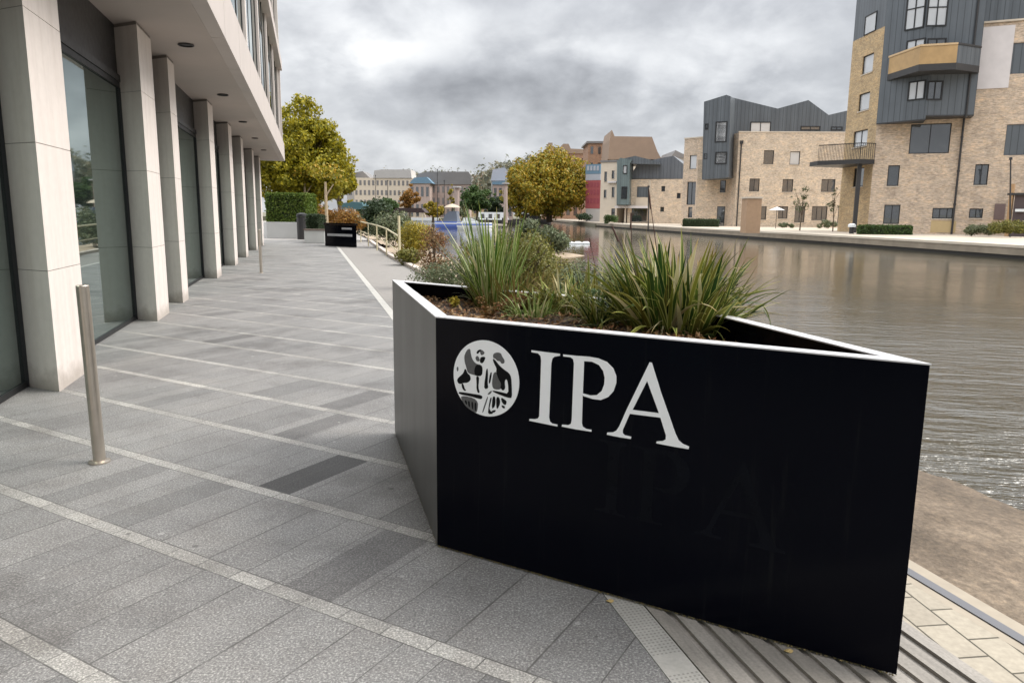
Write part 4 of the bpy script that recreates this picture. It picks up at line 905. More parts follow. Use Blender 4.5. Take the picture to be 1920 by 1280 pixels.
for r in ((1168, 310, 1176, 326), (1165, 350, 1176, 373)): window(PJ, PJ.rect(*r), hs, d=0, mull=0, fw=.1, glass=m_skypane if r[1] < 320 else m_winglass)
shape(PJ, [(1156, 300), (1190, 292), (1222, 300), (1236, 304), (1236, 308), (1156, 306)], -7, -.4, m_clad, 'curved_roof', hs)
hw = thing('white_gable_house', 'narrow white rendered house end left of the blue grey bay', 'building', (18, 110, GZ))
PK = Pl(P2(1126, 350, 110.5), P2(1158, 350, 109)); zk = PK.uz(1140, 304)[1]
brickface(hw, PK, 0, PK.L, GZ, zk, [(1133, 322, 1138, 341, 0), (1147, 320, 1152, 335, 0), (1147, 351, 1152, 370, 0), (1132, 356, 1137, 371, 0), (1146, 391, 1153, 406, 0)], m_cream, 'wall', depth=7)
o = PK.rect(1141, 340, 1157, 343); b_ = MB(); b_.pbox(PK, *o, .0, .3); b_.build('band', m_whiter, hw)
b_ = MB(); b_.pbox(PK, -.1, PK.L + .1, zk + .002, zk + .25, -7, .15); b_.build('roof', m_greyroof, hw)
rb = thing('red_panel_building', 'slim block with blue top, lilac band and red glazed front', 'building', (13, 122, GZ))
PU = Pl(P2(1097, 350, 124), P2(1127, 350, 122))
for r, m, nm in (((1098, 308, 1126, 326), m_blue, 'blue_band'), ((1098, 326.3, 1126, 338), m_lilac, 'lilac_band'), ((1098, 338.3, 1126, 391), m_red, 'red_band'), ((1098, 391.3, 1126, 416), m_greyblock, 'base')):
    o = PU.rect(*r); b_ = MB(); b_.pbox(PU, o[0], o[1], o[2], o[3] - .01, -6, 0); w_ = b_.build(nm, m, rb)
for x in range(1101, 1124, 6):
    for y in (311, 342, 356, 372):
        o = PU.rect(x, y, x + 4, y + 9); b_ = MB(); b_.pbox(PU, *o, .005, .05); b_.build('window', m_lilac if y < 330 else plain('red_glass', (.28, .07, .09), .25), rb)
# rear buildings seen over the roofs
def rearblock(name, label, px0, px1, ytop, Y, wm, rows, cols, win=(.5, .55), roof=None, gm=None, roofm=None, depth=12, zb=.2, cat='building', ybot=405):
    pq = Pl(P2(px0, 350, Y), P2(px1, 350, Y)); t = thing(name, label, cat, (pq.P.x + pq.L / 2 * pq.t.x, pq.P.y, zb)); zt_ = pq.uz((px0 + px1) / 2, ytop)[1]
    b_ = MB(); b_.pbox(pq, 0, pq.L, zb, zt_, -depth, 0); b_.build('wall', wm, t); H_ = zt_ - zb
    for r in range(rows):
        for c in range(cols):
            u0 = pq.L * (c + .5 - win[0] / 2) / cols; u1 = pq.L * (c + .5 + win[0] / 2) / cols; z0 = zb + H_ * (r + .5 - win[1] / 2) / rows; z1 = zb + H_ * (r + .5 + win[1] / 2) / rows
            b_ = MB(); b_.pbox(pq, u0, u1, z0, z1, .01, .06); b_.build('window', gm or m_winglass, t)
    if roof: shape(pq, roof, -depth, .3, roofm or m_greyroof, 'roof', t)
    return t, pq
rearblock('warehouse_house', 'large house with broad brown mansard roof rising behind the slate roof', 1143, 1238, 300, 150, m_cream, 3, 5, roof=[(1140, 299), (1143, 262), (1147, 244), (1152, 256), (1222, 257), (1232, 284), (1240, 299)], roofm=m_brownroof)
rearblock('ochre_brick_block', 'ochre brick block with flat top left of the brown mansard roof', 1101, 1143, 267, 165, m_redbrick, 5, 3, (.35, .45), roof=[(1099, 269), (1100, 265), (1144, 265), (1144, 269)])
rearblock('brick_row_house', 'red brick row with chimneys rising behind the autumn tree', 1019, 1100, 287, 190, m_redbrick, 3, 6, roof=[(1017, 288), (1024, 278), (1028, 278), (1028, 268), (1036, 268), (1036, 277), (1050, 276), (1056, 270), (1066, 270), (1070, 279), (1092, 280), (1101, 288)], roofm=m_brownroof)
rearblock('distant_gable_house', 'distant grey gable just left of the brick wing', 1256, 1300, 296, 140, m_greyblock, 1, 2, roof=[(1256, 297), (1266, 282), (1278, 288), (1300, 296)], roofm=m_greyroof)
rearblock('glass_roof_block', 'grey glazed block with sloping top and a blue stripe beyond the water', 921, 962, 338, 185, m_greyblock, 2, 4, roof=[(920, 339), (924, 318), (946, 314), (962, 332), (963, 339)], roofm=m_lilac)
rearblock('blue_stripe_shop', 'low pink red block with a blue fascia beside a pale chimney', 924, 962, 345, 175, m_pink, 2, 4, roof=[(923, 346), (923, 341), (945, 340), (963, 345), (963, 347)], roofm=m_blue)
rearblock('long_pale_block', 'long cream apartment block with grey upper floors on the far skyline', 664, 800, 334, 250, m_cream, 4, 17, (.5, .5), gm=m_greyroof, roof=[(700, 334), (702, 320), (716, 318), (770, 318), (772, 334)], roofm=m_greyblock)
rearblock('curved_roof_hall', 'low hall with dark rounded roof right behind the big yellow tree', 650, 700, 340, 262, m_greyblock, 2, 4, roof=[(650, 341), (664, 324), (680, 321), (692, 332), (702, 341)])
rearblock('pink_terrace', 'pale pink terrace with dark window strips left of the round green tree', 782, 880, 345, 240, m_pink, 3, 11, (.45, .55), gm=m_greyroof, roof=[(776, 346), (784, 326), (800, 322), (878, 322), (884, 330), (884, 346)], roofm=m_greyroof)
rearblock('blue_shed', 'small bright blue roofed shed above the orange tree', 768, 806, 343, 232, m_pink, 2, 4, roof=[(768, 344), (777, 333), (800, 332), (812, 344)], roofm=m_blue)
rearblock('far_ridge_houses', 'muted distant houses on rising ground left of the autumn tree', 876, 925, 345, 300, m_brick3, 2, 5, roof=[(874, 346), (882, 330), (900, 328), (918, 326), (930, 346)], roofm=m_brownroof)
t, pq = rearblock('far_tower_block', 'tiny pale tower with a thin mast on the far skyline', 752, 760, 326, 400, m_greyblock, 3, 1); b_ = MB(); b_.tube([aty(756, 326, 401), aty(756, 317, 401)], .25, 6); b_.build('mast', m_greyroof, t)
# hazy wooded ridge
rnd = random.Random(77)
for lab, xs, y0, Y, hh in (('grey green line of far trees on the skyline left of centre', (655, 930), 330, 420, 10), ('wooded slope behind the autumn tree', (900, 1120), 308, 230, 13)):
    bl_ = []
    for k in range(26):
        px = xs[0] + (xs[1] - xs[0]) * (k + rnd.random()) / 26; yy = y0 + rnd.uniform(-7, 9) + (abs(px - 760) * .0 if Y > 400 else max(0, (1010 - px)) * .10); p = aty(px, yy, Y + rnd.uniform(-8, 8)); r = rnd.uniform(3, 5.5); bl_.append((p - Vector((0, 0, r)), (r * 1.6, r, r * 1.5)))
    b_ = MB(); leaf_cloud(b_, bl_, 9000, 1.1, rnd); tag(b_.build('woodland', leaf_mat('hazy_woodland', [(.16, .17, .12), (.21, .20, .13), (.13, .14, .11), (.24, .2, .12)])), lab, 'woodland', kind='stuff')

# ---- trees
def bigtree(name, label, px, ybase, Y, pxw, ytop, n, leaf, mat, seed, ycrown=None, zb=0, nb=26, conic=False, bark=None, tr_=.2, group=None):
    base = aty(px, ybase, Y); base.z = zb; rnd = random.Random(seed); R = pxw / 2 / FPX * Y; zt_ = aty(px, ytop, Y).z; zc0 = aty(px, ycrown or ybase - 20, Y).z
    c = Vector((base.x, base.y, (zt_ + zc0) / 2)); rz = (zt_ - zc0) / 2; bl_ = []
    for _ in range(nb):
        while True:
            d = Vector((rnd.uniform(-1, 1), rnd.uniform(-1, 1), rnd.uniform(-1, 1)))
            if d.length < 1: break
        tap = (1.0 - .55 * max(0, d.z + .1)) if conic else 1; k = R * .27 * rnd.uniform(.7, 1.25) * (1 if not conic else max(.45, tap))
        bl_.append((c + Vector((d.x * R * .82 * tap, d.y * R * .82 * tap, d.z * rz * .86)), (k * 1.1, k * 1.1, k * .9)))
    for _ in range(int(nb * .9)):
        d = Vector((rnd.gauss(0, 1), rnd.gauss(0, 1), rnd.gauss(0, 1))).normalized(); tap = (1.0 - .55 * max(0, d.z + .1)) if conic else 1; k = R * rnd.uniform(.05, .12)
        bl_.append((c + Vector((d.x * R * tap, d.y * R * tap, d.z * rz)) * 1.0, (k * 1.3, k * 1.3, k)))
    return tree(name, label, base, zt_ - zb, bl_, n, leaf, mat, tr_, group, bark, trunk_top=(zt_ - zb) * .6, seed=seed, limbs=12)
T1_ = bigtree('maple_tree', 'big yellow green tree rising beside the end of the stone office', 572, 418, 52, 190, 184, 75000, .19, l_yellow, 3, ycrown=396, nb=120, conic=True, tr_=.24, bark=m_palebark)
bigtree('maple_tree', 'smaller yellow green tree at the right edge of the big one', 636, 416, 66, 66, 280, 18000, .22, l_yellow, 5, ycrown=394, nb=34, conic=True)
bigtree('lime_tree', 'broad autumn tree of orange and olive leaves across the basin', 1030, 408, 128, 158, 284, 34000, .40, l_orange, 8, ycrown=403, zb=.4, nb=70, tr_=.45)
bigtree('lime_tree', 'lower shadowed left shoulder of autumn trees on the far quay', 985, 408, 122, 90, 308, 16000, .38, l_orange, 18, ycrown=405, zb=.4, nb=36, tr_=.3)
bigtree('round_tree', 'round dark green tree left of the autumn trees', 895, 405, 135, 66, 345, 9000, .34, l_green, 9, ycrown=396, zb=.3, nb=20, tr_=.25)
bigtree('orange_tree', 'small orange tree in front of the long cream block', 768, 402, 120, 44, 347, 5200, .30, l_rust, 10, ycrown=392, zb=.1, nb=16)
for k, (px, w_, yt, Y, m, lab) in enumerate(((690, 60, 378, 100, l_dgreen, 'dark green scrub tree at the left end of the cream block'), (725, 46, 372, 110, l_green, 'mid green tree in front of the long cream block'), (812, 40, 380, 125, l_orange, 'olive brown tree behind the parasol'), (930, 46, 368, 140, l_dgreen, 'dark tree at the left foot of the autumn trees'), (868, 36, 376, 150, l_sage, 'pale grey green tree left of the round tree'))):
    bigtree('waterside_tree', lab, px, 408, Y, w_, yt, 5000, .30, m, 120 + k, ycrown=406, zb=.1, nb=16, tr_=.2)
bigtree('golden_tree', 'slim golden tree beside the pink terrace', 848, 402, 150, 16, 347, 1800, .35, l_gold, 14, ycrown=388, zb=.1, nb=8)
bigtree('small_tree', 'sparse young tree in front of the terrace windows', 1500, 425, 62, 38, 345, 420, .12, l_sage, 15, ycrown=398, zb=.46, nb=9, tr_=.045)
bigtree('small_tree', 'thin half bare young tree beside the terrace entrance', 1562, 425, 60, 30, 352, 260, .12, l_sage, 16, ycrown=400, zb=.46, nb=8, tr_=.04)
b1 = [(574, 366, 50, 'thin pale tree trunk with a dropping branch behind the white planter'), (613, 366, 47, 'straight pale bare trunk right of the white planter')]
for px, y0, Y, lab in b1:
    a = aty(px, 425, Y); a.z = 0; c = aty(px - 3, y0 - 25, Y); t = thing('young_tree', lab, 'tree', a); b_ = MB(); b_.tube([a, (a + c) / 2, c], [.13, .10, .07], 8); b_.tube([c * .75 + a * .25, c * .9 + a * .1 + Vector((.5, 0, .2))], [.06, .03], 6); b_.build('trunk', m_palebark, t); b_ = MB(); leaf_cloud(b_, [(c + Vector((0, 0, .7)), (1.1, .9, .55)), (c + Vector((.9, 0, .2)), (.6, .5, .3))], 260, .17, random.Random(px)); b_.build('crown', l_orange, t)

# ---- planting and furniture along the near bank
def box_hedge(label, pts, z0, z1, n, leaf, mat, seed):
    rnd = random.Random(seed); xs = [p[0] for p in pts]; ys = [p[1] for p in pts]; c = Vector((sum(xs) / 4, sum(ys) / 4, z0)); t = thing('hedge', label, 'hedge', c)
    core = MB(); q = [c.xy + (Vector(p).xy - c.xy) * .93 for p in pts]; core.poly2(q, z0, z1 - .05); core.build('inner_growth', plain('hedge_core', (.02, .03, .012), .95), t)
    b_ = MB(); P_q = [Vector((p[0], p[1])) for p in pts]
    for _ in range(n):
        f = rnd.random(); i = rnd.randrange(4)
        if f < .35: u, v = rnd.random(), rnd.random(); xy = (P_q[0] * (1 - u) + P_q[1] * u) * (1 - v) + (P_q[3] * (1 - u) + P_q[2] * u) * v; z = z1 + rnd.gauss(0, .04)
        else: u = rnd.random(); xy = P_q[i] * (1 - u) + P_q[(i + 1) % 4] * u + Vector((rnd.gauss(0, .03), rnd.gauss(0, .03))); z = rnd.uniform(z0, z1)
        p = Vector((xy.x, xy.y, z)); nn = Vector((rnd.gauss(0, 1), rnd.gauss(0, 1) - .4, rnd.gauss(0, 1) + .5)).normalized(); a = nn.orthogonal().normalized(); c_ = nn.cross(a); s = leaf * rnd.uniform(.6, 1.3); b_.face((p - a * s * .5, p + c_ * s * .4, p + a * s * .5, p - c_ * s * .4))
    b_.build('foliage', mat, t); return t
def footprint(x0, x1, y, Y, dep): a = aty(x0, y, Y); b = aty(x1, y, Y); return [(a.x, a.y), (b.x, b.y), (b.x + .2, b.y + dep), (a.x - .3, a.y + dep)]
box_hedge('clipped bright green hedge behind the low white wall', footprint(500, 572, 410, 47, 2), 0, aty(535, 364, 47).z, 16000, .12, l_hedge, 41)
box_hedge('small dark green box hedge growing from the white planter', footprint(577, 597, 410, 40, .8), .5, aty(587, 404, 40).z, 2500, .07, l_dgreen, 42)
tt = thing('low_wall', 'low white rendered wall in front of the clipped hedge', 'wall', aty(535, 430, 44)); f_ = footprint(500, 566, 430, 44, .4); b_ = MB(); b_.poly2(f_, 0, aty(535, 419, 44).z); b_.build('body', m_concretewhite, tt); b_ = MB(); g_ = inset(f_, -.04); b_.poly2(f_, aty(535, 419, 44).z + .003, aty(535, 419, 44).z + .07); b_.build('coping', m_concretewhite, tt)
pb = g = gz(574, 456); f_ = footprint(571, 609, 455, g.y, 1.6); tt = thing('planter', 'pale square concrete planter left of the small black sign planter', 'planter', (g.x + .6, g.y + .6, 0)); z_ = aty(590, 431, g.y).z
b_ = MB(); b_.poly2(f_, 0, z_ - .02); b_.build('body', m_concretewhite, tt, bevel=.02); b_ = MB(); b_.poly2(inset(f_, .06), z_ - .018, z_ + .01); b_.build('soil', m_soil, tt)
g = gz(566, 440); b_ = MB(); tt = thing('litter_bin', 'dark rounded litter bin between the white wall and the pale planter', 'bin', (g.x, 44, 0)); q = aty(567, 430, 43); q.z = 0; zt_ = aty(567, 399, 43).z
b_.tube([q, q + Vector((0, 0, zt_ * .85))], .3, 16); b_.build('body', m_dark, tt); b_ = MB(); b_.tube([q + Vector((0, 0, zt_ * .86)), q + Vector((0, 0, zt_ * .95)), q + Vector((0, 0, zt_))], [.33, .31, .12], 16); b_.build('lid', m_black, tt)
# far sign planter
fa, fb = gz(610, 461), gz(669, 464); dv = (fb - fa); dv.z = 0; nrm = Vector((-dv.y, dv.x, 0)).normalized()
fp = [fa.xy, fb.xy, fb.xy + Vector((-.30, .95)), fa.xy + Vector((-.25, .95))]; fp = [tuple(p) for p in fp]; zf = 1.06
tt = thing('planter', 'small distant black sign planter with pale lettering band', 'planter', ((fa.x + fb.x) / 2, fa.y + .4, 0)); b_ = MB(); b_.poly2(fp, .01, zf - .09); b_.build('body', m_bpaint, tt, bevel=.01)
i2 = inset(fp, .05); b_ = MB()
for i in range(4): j = (i + 1) % 4; b_.poly2([fp[i], fp[j], i2[j], i2[i]], zf - .088, zf)
b_.build('rim', m_bpaint, tt); b_ = MB(); b_.poly2(i2, zf - .088, zf - .05); b_.build('soil', m_soil, tt)
FP2 = Pl(fp[0], fp[1]); rnd = random.Random(2)
for r, k in (((614, 438.5, 661, 443), 13), ((641, 427, 660, 430.5), 4)):
    o = FP2.rect(*r); b_ = MB()
    for q in range(k):
        u0 = o[0] + (o[1] - o[0]) * q / k; b_.pbox(FP2, u0, u0 + (o[1] - o[0]) / k * rnd.uniform(.86, .97), o[2], o[3], .002, .012)
    b_.build('lettering_band', plain('grey_lettering', (.38, .38, .40), .5), tt)
c = Vector(((fa.x + fb.x) / 2, fa.y + .4, zf)); bush('orange_shrub', 'low peach coloured autumn growth above the distant black planter', aty(650, 418, 40) - Vector((0, 0, .4)), (2.6, 1.2, 1.2), 2200, .09, l_rust, 'shrub', 51, stems=False)
for (x, y, Y, sz, n, lf, mt, lab, sd_) in (
        (590, 395, 58, (3.6, 2, 2.4), 3000, .16, l_rust, 'orange autumn shrub under the big yellow tree', 52), (632, 402, 56, (2.6, 2, 1.9), 2400, .15, l_rust, 'rust coloured shrub right of the pale trunks', 53),
        (708, 408, 42, (2.0, 2.0, 2.3), 4200, .13, l_dgreen, 'dark green bush above the handrail', 54), (735, 420, 34, (1.8, 1.8, 1.9), 5000, .10, l_sage, 'grey green bush behind the cream railing post', 55),
        (776, 432, 28, (1.25, 1.5, 1.55), 6500, .065, l_gold, 'golden yellow bush right of the railing post', 56), (766, 455, 22.5, (1.0, 1.2, .6), 2200, .06, l_olive, 'olive ground cover at the foot of the golden bush', 57),
        (818, 470, 15.5, (.7, .8, 1.75), 4200, .036, l_brown, 'wiry reddish brown shrub behind the near planter corner', 58), (842, 520, 13.0, (1.4, 1.2, .9), 5000, .034, l_sage, 'thin grey green sprigs on the sandy bank', 59),
        (1000, 505, 12.6, (2.2, 1.6, 1.22), 11000, .045, l_olive, 'mottled olive bank plants behind the spurge', 60), (1075, 520, 11.4, (1.5, 1.2, .92), 6500, .04, l_sage, 'grey green bank plants seen between the two leaf clumps', 61),
        (925, 505, 13.6, (1.6, 1.4, 1.2), 7000, .045, l_olive, 'olive shrub on the bank behind the sword leaves', 62), (1000, 430, 30, (3.8, 1.8, 1.4), 9000, .09, l_sage, 'pale willowy scrub leaning over the water', 63),
        (655, 396, 60, (3.0, 2, 1.5), 2200, .16, l_green, 'green scrub below the teal tarpaulin', 64)):
    p = aty(x, y, Y); p.z = -.02 if Y > 18 else -.06; bush('bank_shrub' if Y < 30 else 'shrub', lab, p, sz, n, lf, mt, 'shrub', sd_, nb=12)
clump('reed_clump', 'broad reed tuft on the bank behind the planter centre', 'plant', Vector((.55, 10.2, -.06)), 170, b_straw, (.3, .7), (.008, .014), (.1, .9), (.2, 1.0), .35, 71)
# handrail with posts
hr = thing('handrail', 'cream painted metal handrail with tall end post above the bank', 'railing', ws(1.75, 22, 0)); b_ = MB(); y0s = [(748, 490, 24.0), (724, 470, 27.5), (706, 460, 31), (690, 450, 35), (676, 444, 40)]
tops = []
for i, (px, py, Y) in enumerate(y0s):
    a = aty(px, 420, Y); a.z = 0; hgt = 1.46 if i == 0 else (.98 if i == 1 else 1.0 + .02 * i); a2 = a + Vector((0, 0, hgt)); b_ = MB(); b_.tube([a, a2], .042 if i == 0 else .026, 8); b_.build('post', m_cream_rail, hr); tops.append(a + Vector((0, 0, .80 if i == 0 else hgt)))
b_ = MB(); b_.tube(tops, .03, 8); b_.build('top_rail', m_cream_rail, hr); b_ = MB(); b_.tube([p - Vector((0, 0, .5)) for p in tops], .018, 6); b_.build('lower_rail', m_cream_rail, hr)
tt = thing('boat_cover', 'teal tarpaulin stretched on a frame under the big tree', 'awning', aty(660, 400, 70)); pq = Pl(P2(638, 390, 70), P2(682, 390, 70)); shape(pq, [(638, 392), (642, 381), (660, 378), (678, 380), (683, 392)], -3, 0, m_teal, 'cover', tt)
for x in (641, 680): b_ = MB(); o = pq.rect(x, 391, x + 1.4, 408); b_.pbox(pq, o[0], o[1], 0, o[3], -.2, -.1); b_.build('leg', m_dark, tt)

# ---- boats, awnings on the water and far quay
def hullpts(L_, W_, n=12): return [(L_ * (k / n - .5), W_ * .5 * min(1, (1 - (k / n) ** 3.2)) ** .55 * (1 if k else .85)) for k in range(n + 1)]
def boat(label, loc, az, L_, W_, hm, cm, cab, band=None):
    t = thing('moored_boat', label, 'boat', loc); L3 = Vector(loc); ca, sa_ = math.cos(az), math.sin(az)
    def X(x, y, z): return L3 + Vector((x * ca - y * sa_, x * sa_ + y * ca, z))
    hp = hullpts(L_, W_); out = [(x, y) for x, y in hp] + [(x, -y) for x, y in reversed(hp)]
    b_ = MB()
    for k in range(len(out)):
        j = (k + 1) % len(out)
        for (s0, z0), (s1, z1) in (((.72, -.2), (.95, .25)), ((.95, .25), (1.0, .75))): b_.face([X(out[k][0] * (.94 + .06 * s0), out[k][1] * s0, z0), X(out[j][0] * (.94 + .06 * s0), out[j][1] * s0, z0), X(out[j][0] * s1, out[j][1] * s1, z1), X(out[k][0] * s1, out[k][1] * s1, z1)])
    b_.build('hull', hm, t); b_ = MB(); b_.prism([X(x * .98, y * .97, .72) for x, y in out], (0, 0, .05)); b_.build('deck', m_boatwhite, t)
    if band: b_ = MB(); b_.prism([X(x * 1.004, y * 1.02, .60) for x, y in out], (0, 0, .12)); b_.build('band', band, t)
    x0, x1, z1 = cab; b_ = MB(); q = [(x0, .722), (x1, .722), (x1 - .35, z1 * .8), (x1 - .9, z1), (x0 + .15, z1)]; b_.prism([X(x, -W_ * .36, z) for x, z in q], X(0, -W_ * .36, 0) - X(0, W_ * .36, 0)); c_ = b_.build('cabin', cm, t)
    for k in range(3): a = x0 + .3 + k * (x1 - x0 - 1.1) / 3; b_ = MB(); b_.prism([X(x, -W_ * .36 - .02, z) for x, z in ((a, .95), (a + .55, .95), (a + .55, z1 - .25), (a, z1 - .25))], X(0, 0, 0) - X(0, .018, 0)); b_.build('window', m_winglass, c_)
    return t
p = aty(843, 430, 85); boat('blue moored cruiser with dark cover behind the sword leaved plant', (p.x, p.y, WZ), 2.95, 3.5, 1.7, m_boatblue, plain('grey_cabin_cover', (.13, .15, .19), .6), (-1.1, .7, 1.9), m_boatwhite)
p = aty(890, 434, 78); boat('low white moored boat just right of the blue cruiser', (p.x, p.y, WZ), .1, 3.7, 1.5, m_boatwhite, m_boatwhite, (-1.3, .5, 1.2), m_boatblue)
for px, py, Y, az, L_, W_, hm, cm, cab, lab in ((930, 420, 118, .15, 7.5, 2.0, m_dark, m_boatwhite, (-2.8, 2.0, 1.9), 'dark hulled narrow boat with white cabin below the autumn trees'), (785, 414, 150, .05, 8, 2.1, m_boatwhite, m_beigecanvas, (-3, 1.5, 2.2), 'white boat with a tan cover moored in the far left distance'), (1000, 413, 140, .1, 7, 2.0, m_dark, m_dark, (-2.6, 1.5, 1.7), 'long dark boat in the shadow under the autumn tree')):
    p = aty(px, py, Y); boat(lab, (p.x, p.y, WZ), az, L_, W_, hm, cm, cab)
a, c = aty(862, 420, 96), aty(950, 420, 92); tt = thing('pontoon', 'long pale timber mooring pontoon behind the white boat', 'pontoon', (a.x, a.y, WZ)); b_ = MB(); b_.poly2([(a.x, a.y), (c.x, c.y), (c.x, c.y + 1.6), (a.x, a.y + 1.6)], .12, .32); b_.build('deck', m_cope, tt)
for k in range(6): q = a + (c - a) * (k + .5) / 6; b_ = MB(); b_.tube([(q.x, q.y + .3, WZ - .3), (q.x, q.y + .3, 1.1)], .09, 8); b_.build('pile', m_dark, tt)
a, c = gz(1030, 457, WZ), gz(1106, 457.5, WZ); tt = thing('floating_boom', 'thin white floating boom lying on the water behind the planter plants', 'boom', a); b_ = MB(); b_.tube([a + Vector((0, 0, .03)), c + Vector((0, 0, .03))], .07, 8); b_.build('pipe', m_boatwhite, tt)
for k in range(5): q = a + (c - a) * (k + .5) / 5 + Vector((0, 0, .03)); e = (c - a).normalized() * .14; b_ = MB(); b_.tube([q - e, q + e], .12, 10); b_.build('float', m_boatwhite, tt)
c = aty(1000, 430, 30); mb = MB(); rings = []
for k in range(5):
    r = 1 - k / 5; rings.append([Vector((c.x + math.cos(t) * 2.6 * r * (1 + .1 * math.sin(3 * t)), c.y + math.sin(t) * 1.7 * r, -.20 + .32 * (1 - r ** 2))) for t in [2 * math.pi * q / 28 for q in range(28)]])
for r0, r1 in zip(rings, rings[1:]):
    for q in range(28): mb.face((r0[q], r0[(q + 1) % 28], r1[(q + 1) % 28], r1[q]))
mb.face(rings[-1]); struct('islet', mb, m_bank)
tt = thing('awning', 'long dark canopy beside the far moorings below the orange tree', 'awning', aty(762, 400, 90)); pq = Pl(P2(735, 395, 90), P2(800, 395, 90)); shape(pq, [(735, 398), (742, 390), (790, 390), (798, 399)], -4, 0, m_canopy, 'roof', tt)
for x in (739, 764, 791): b_ = MB(); o = pq.rect(x, 397, x + 1.2, 408); b_.pbox(pq, o[0], o[1], 0, o[3], -.3, -.1); b_.build('post', m_cream_rail, tt)
tt = thing('parasol', 'beige round parasol by the moorings', 'parasol', aty(848, 400, 85)); c = aty(848, 382, 85); b_ = MB(); b_.tube([c + Vector((0, 0, -.42)), c + Vector((0, 0, -.2)), c], [.95, .65, .03], 16); b_.build('canopy', m_beigecanvas, tt); b_ = MB(); b_.tube([Vector((c.x, c.y, 0)), c], .04, 6); b_.build('pole', m_dark, tt)
# masts and poles
for px, y0, y1, Y, lab in ((820, 320, 408, 105, 'thin dark mast left of the green tree'), (833, 340, 405, 110, 'shorter dark mast beside the parasol'), (727, 340, 408, 110, 'slim lamp post in front of the cream block'), (704, 330, 395, 130, 'thin grey lamp post far left'), (857, 352, 410, 95, 'pinkish brick chimney post beside the golden tree'), (948, 345, 408, 110, 'pale pink chimney by the autumn trees'), (1216, 352, 418, 60, 'thin dark lamp post in front of the cream house'), (1895, 300, 436, 47, 'slim post with lamp in front of the right edge of the tower')):
    a = aty(px, y1, Y); a.z = .3 if px > 900 else 0; c = aty(px, y0, Y); t = thing('chimney_stack' if 'chimney' in lab else 'lamp_post', lab, 'chimney' if 'chimney' in lab else 'pole', a)
    r = .055 if 'chimney' not in lab else .32; b_ = MB(); b_.tube([a, c], [r, r * .8], 8); b_.build('shaft', m_pink if 'chimney' in lab else m_dark, t); b_ = MB(); b_.tube([c + Vector((0, 0, .002)), c + Vector((0, 0, .16))], [r * 1.9, r * 1.4], 8); b_.build('cap', m_greyroof if 'chimney' in lab else m_black, t)

# ---- opposite quay furniture
g = gz(1413, 436, .5); a = aty(1400, 400, g.y); c = aty(1427, 400, g.y); tt = thing('brick_pier', 'tall square brown pier standing at the opposite quay edge', 'pier', (g.x, g.y, .46)); zt_ = aty(1413, 369, g.y).z
b_ = MB(); b_.box(a.x, c.x, g.y, g.y + 1.2, .46, zt_ - .12); b_.build('shaft', plain('rust_brown_pier', (.40, .26, .16), .85, var=.2, vs_=4), tt); b_ = MB(); b_.box(a.x - .06, c.x + .06, g.y - .06, g.y + 1.26, zt_ - .118, zt_); b_.build('cap', m_cope, tt)
def fpz(x0, x1, Y, dep, z): a = aty(x0, 430, Y); b = aty(x1, 430, Y); return [(a.x, a.y), (b.x, b.y), (b.x + .4, b.y + dep), (a.x + .3, a.y + dep)]
box_hedge('long low clipped hedge at the foot of the tower', fpz(1613, 1710, 50, 1.0, .5), .46, 1.02, 5200, .10, l_green, 43)
box_hedge('dark low hedge strip in front of the terrace', fpz(1280, 1345, 78, 1.0, .5), .46, 1.2, 2200, .13, l_dgreen, 44)
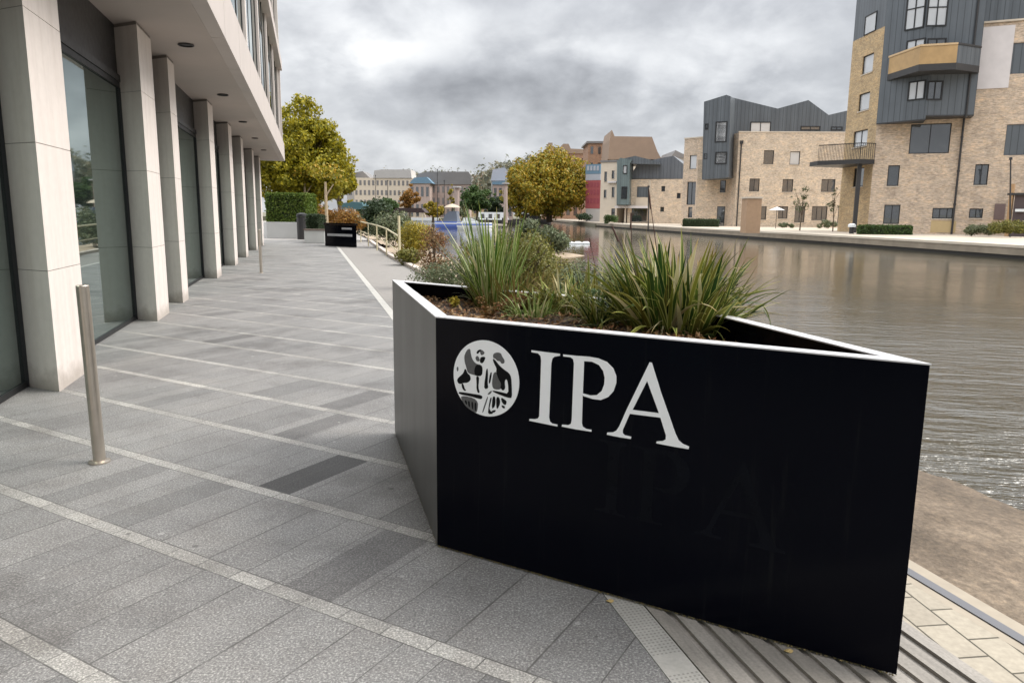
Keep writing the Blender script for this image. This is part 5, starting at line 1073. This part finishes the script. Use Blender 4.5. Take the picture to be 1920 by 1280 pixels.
for (x, Y, sz, n, lf, mt, lab, sd_) in ((1835, 47, (2.4, 1.3, .9), 3600, .08, l_sage, 'loose grey green shrub at the tower base left of the shed', 81), (1895, 45.5, (3.2, 1.5, 1.2), 5200, .09, l_olive, 'larger tangled shrub below the dark shed', 82), (1545, 74, (3.0, 1.2, .9), 1800, .11, l_sage, 'pale shrubs in front of the terrace entrance', 83), (1472, 76, (2.4, 1.0, .6), 1200, .11, l_sage, 'low planting under the white parasol', 84), (1148, 100, (3.4, 1.5, 1.2), 1600, .16, l_green, 'green planting before the white gable house', 85), (1095, 104, (3.2, 1.5, 1.4), 1600, .16, l_dgreen, 'dark shrubs under the red panelled block', 86)):
    p = aty(x, 430, Y); p.z = .46; bush('quayside_shrub', lab, p, sz, n, lf, mt, 'shrub', sd_, nb=10, stems=False)
g = aty(1597, 428, 52); g.z = .46; tt = thing('white_bollard', 'short white capped bollard on the opposite quay', 'bollard', g); b_ = MB(); b_.tube([g, g + Vector((0, 0, .45))], .16, 14); b_.build('body', m_dark, tt); b_ = MB(); b_.tube([g + Vector((0, 0, .45)), g + Vector((0, 0, .62)), g + Vector((0, 0, .7))], [.26, .26, .12], 14); b_.build('cap', m_boatwhite, tt)
c = aty(1457, 388, 72); tt = thing('parasol', 'small white parasol in front of the terrace', 'parasol', (c.x, c.y, .46)); b_ = MB(); b_.tube([c + Vector((0, 0, -.3)), c], [.75, .03], 12); b_.build('canopy', m_boatwhite, tt); b_ = MB(); b_.tube([Vector((c.x, c.y, .46)), c - Vector((0, 0, .05))], .03, 6); b_.build('pole', m_dark, tt)
tt = thing('garden_shed', 'dark shed with orange timber post at the right edge of the tower', 'shed', aty(1905, 430, 49)); pq = Pl(P2(1890, 400, 49), P2(1960, 400, 47.5)); o = pq.rect(1899, 366, 1958, 434)
b_ = MB(); b_.pbox(pq, o[0], o[1], .46, o[3], -2, 0); b_.build('body', plain('dark_shed', (.07, .05, .05), .7), tt); b_ = MB(); o2 = pq.rect(1890, 345, 1897, 436); b_.pbox(pq, o2[0], o2[1], .46, o2[3], -.2, .1); b_.build('post', m_wood, tt); b_ = MB(); b_.pbox(pq, o2[0] - .1, o[1] + .1, o[3] + .005, o[3] + .15, -2.1, .15); b_.build('roof', m_dark, tt)
o3 = pq.rect(1905, 392, 1922, 397); b_ = MB(); b_.pbox(pq, *o3, .005, .2); b_.build('white_shelf', m_boatwhite, tt)

for o in list(bpy.data.objects):
    if '_o' in o: del o['_o']
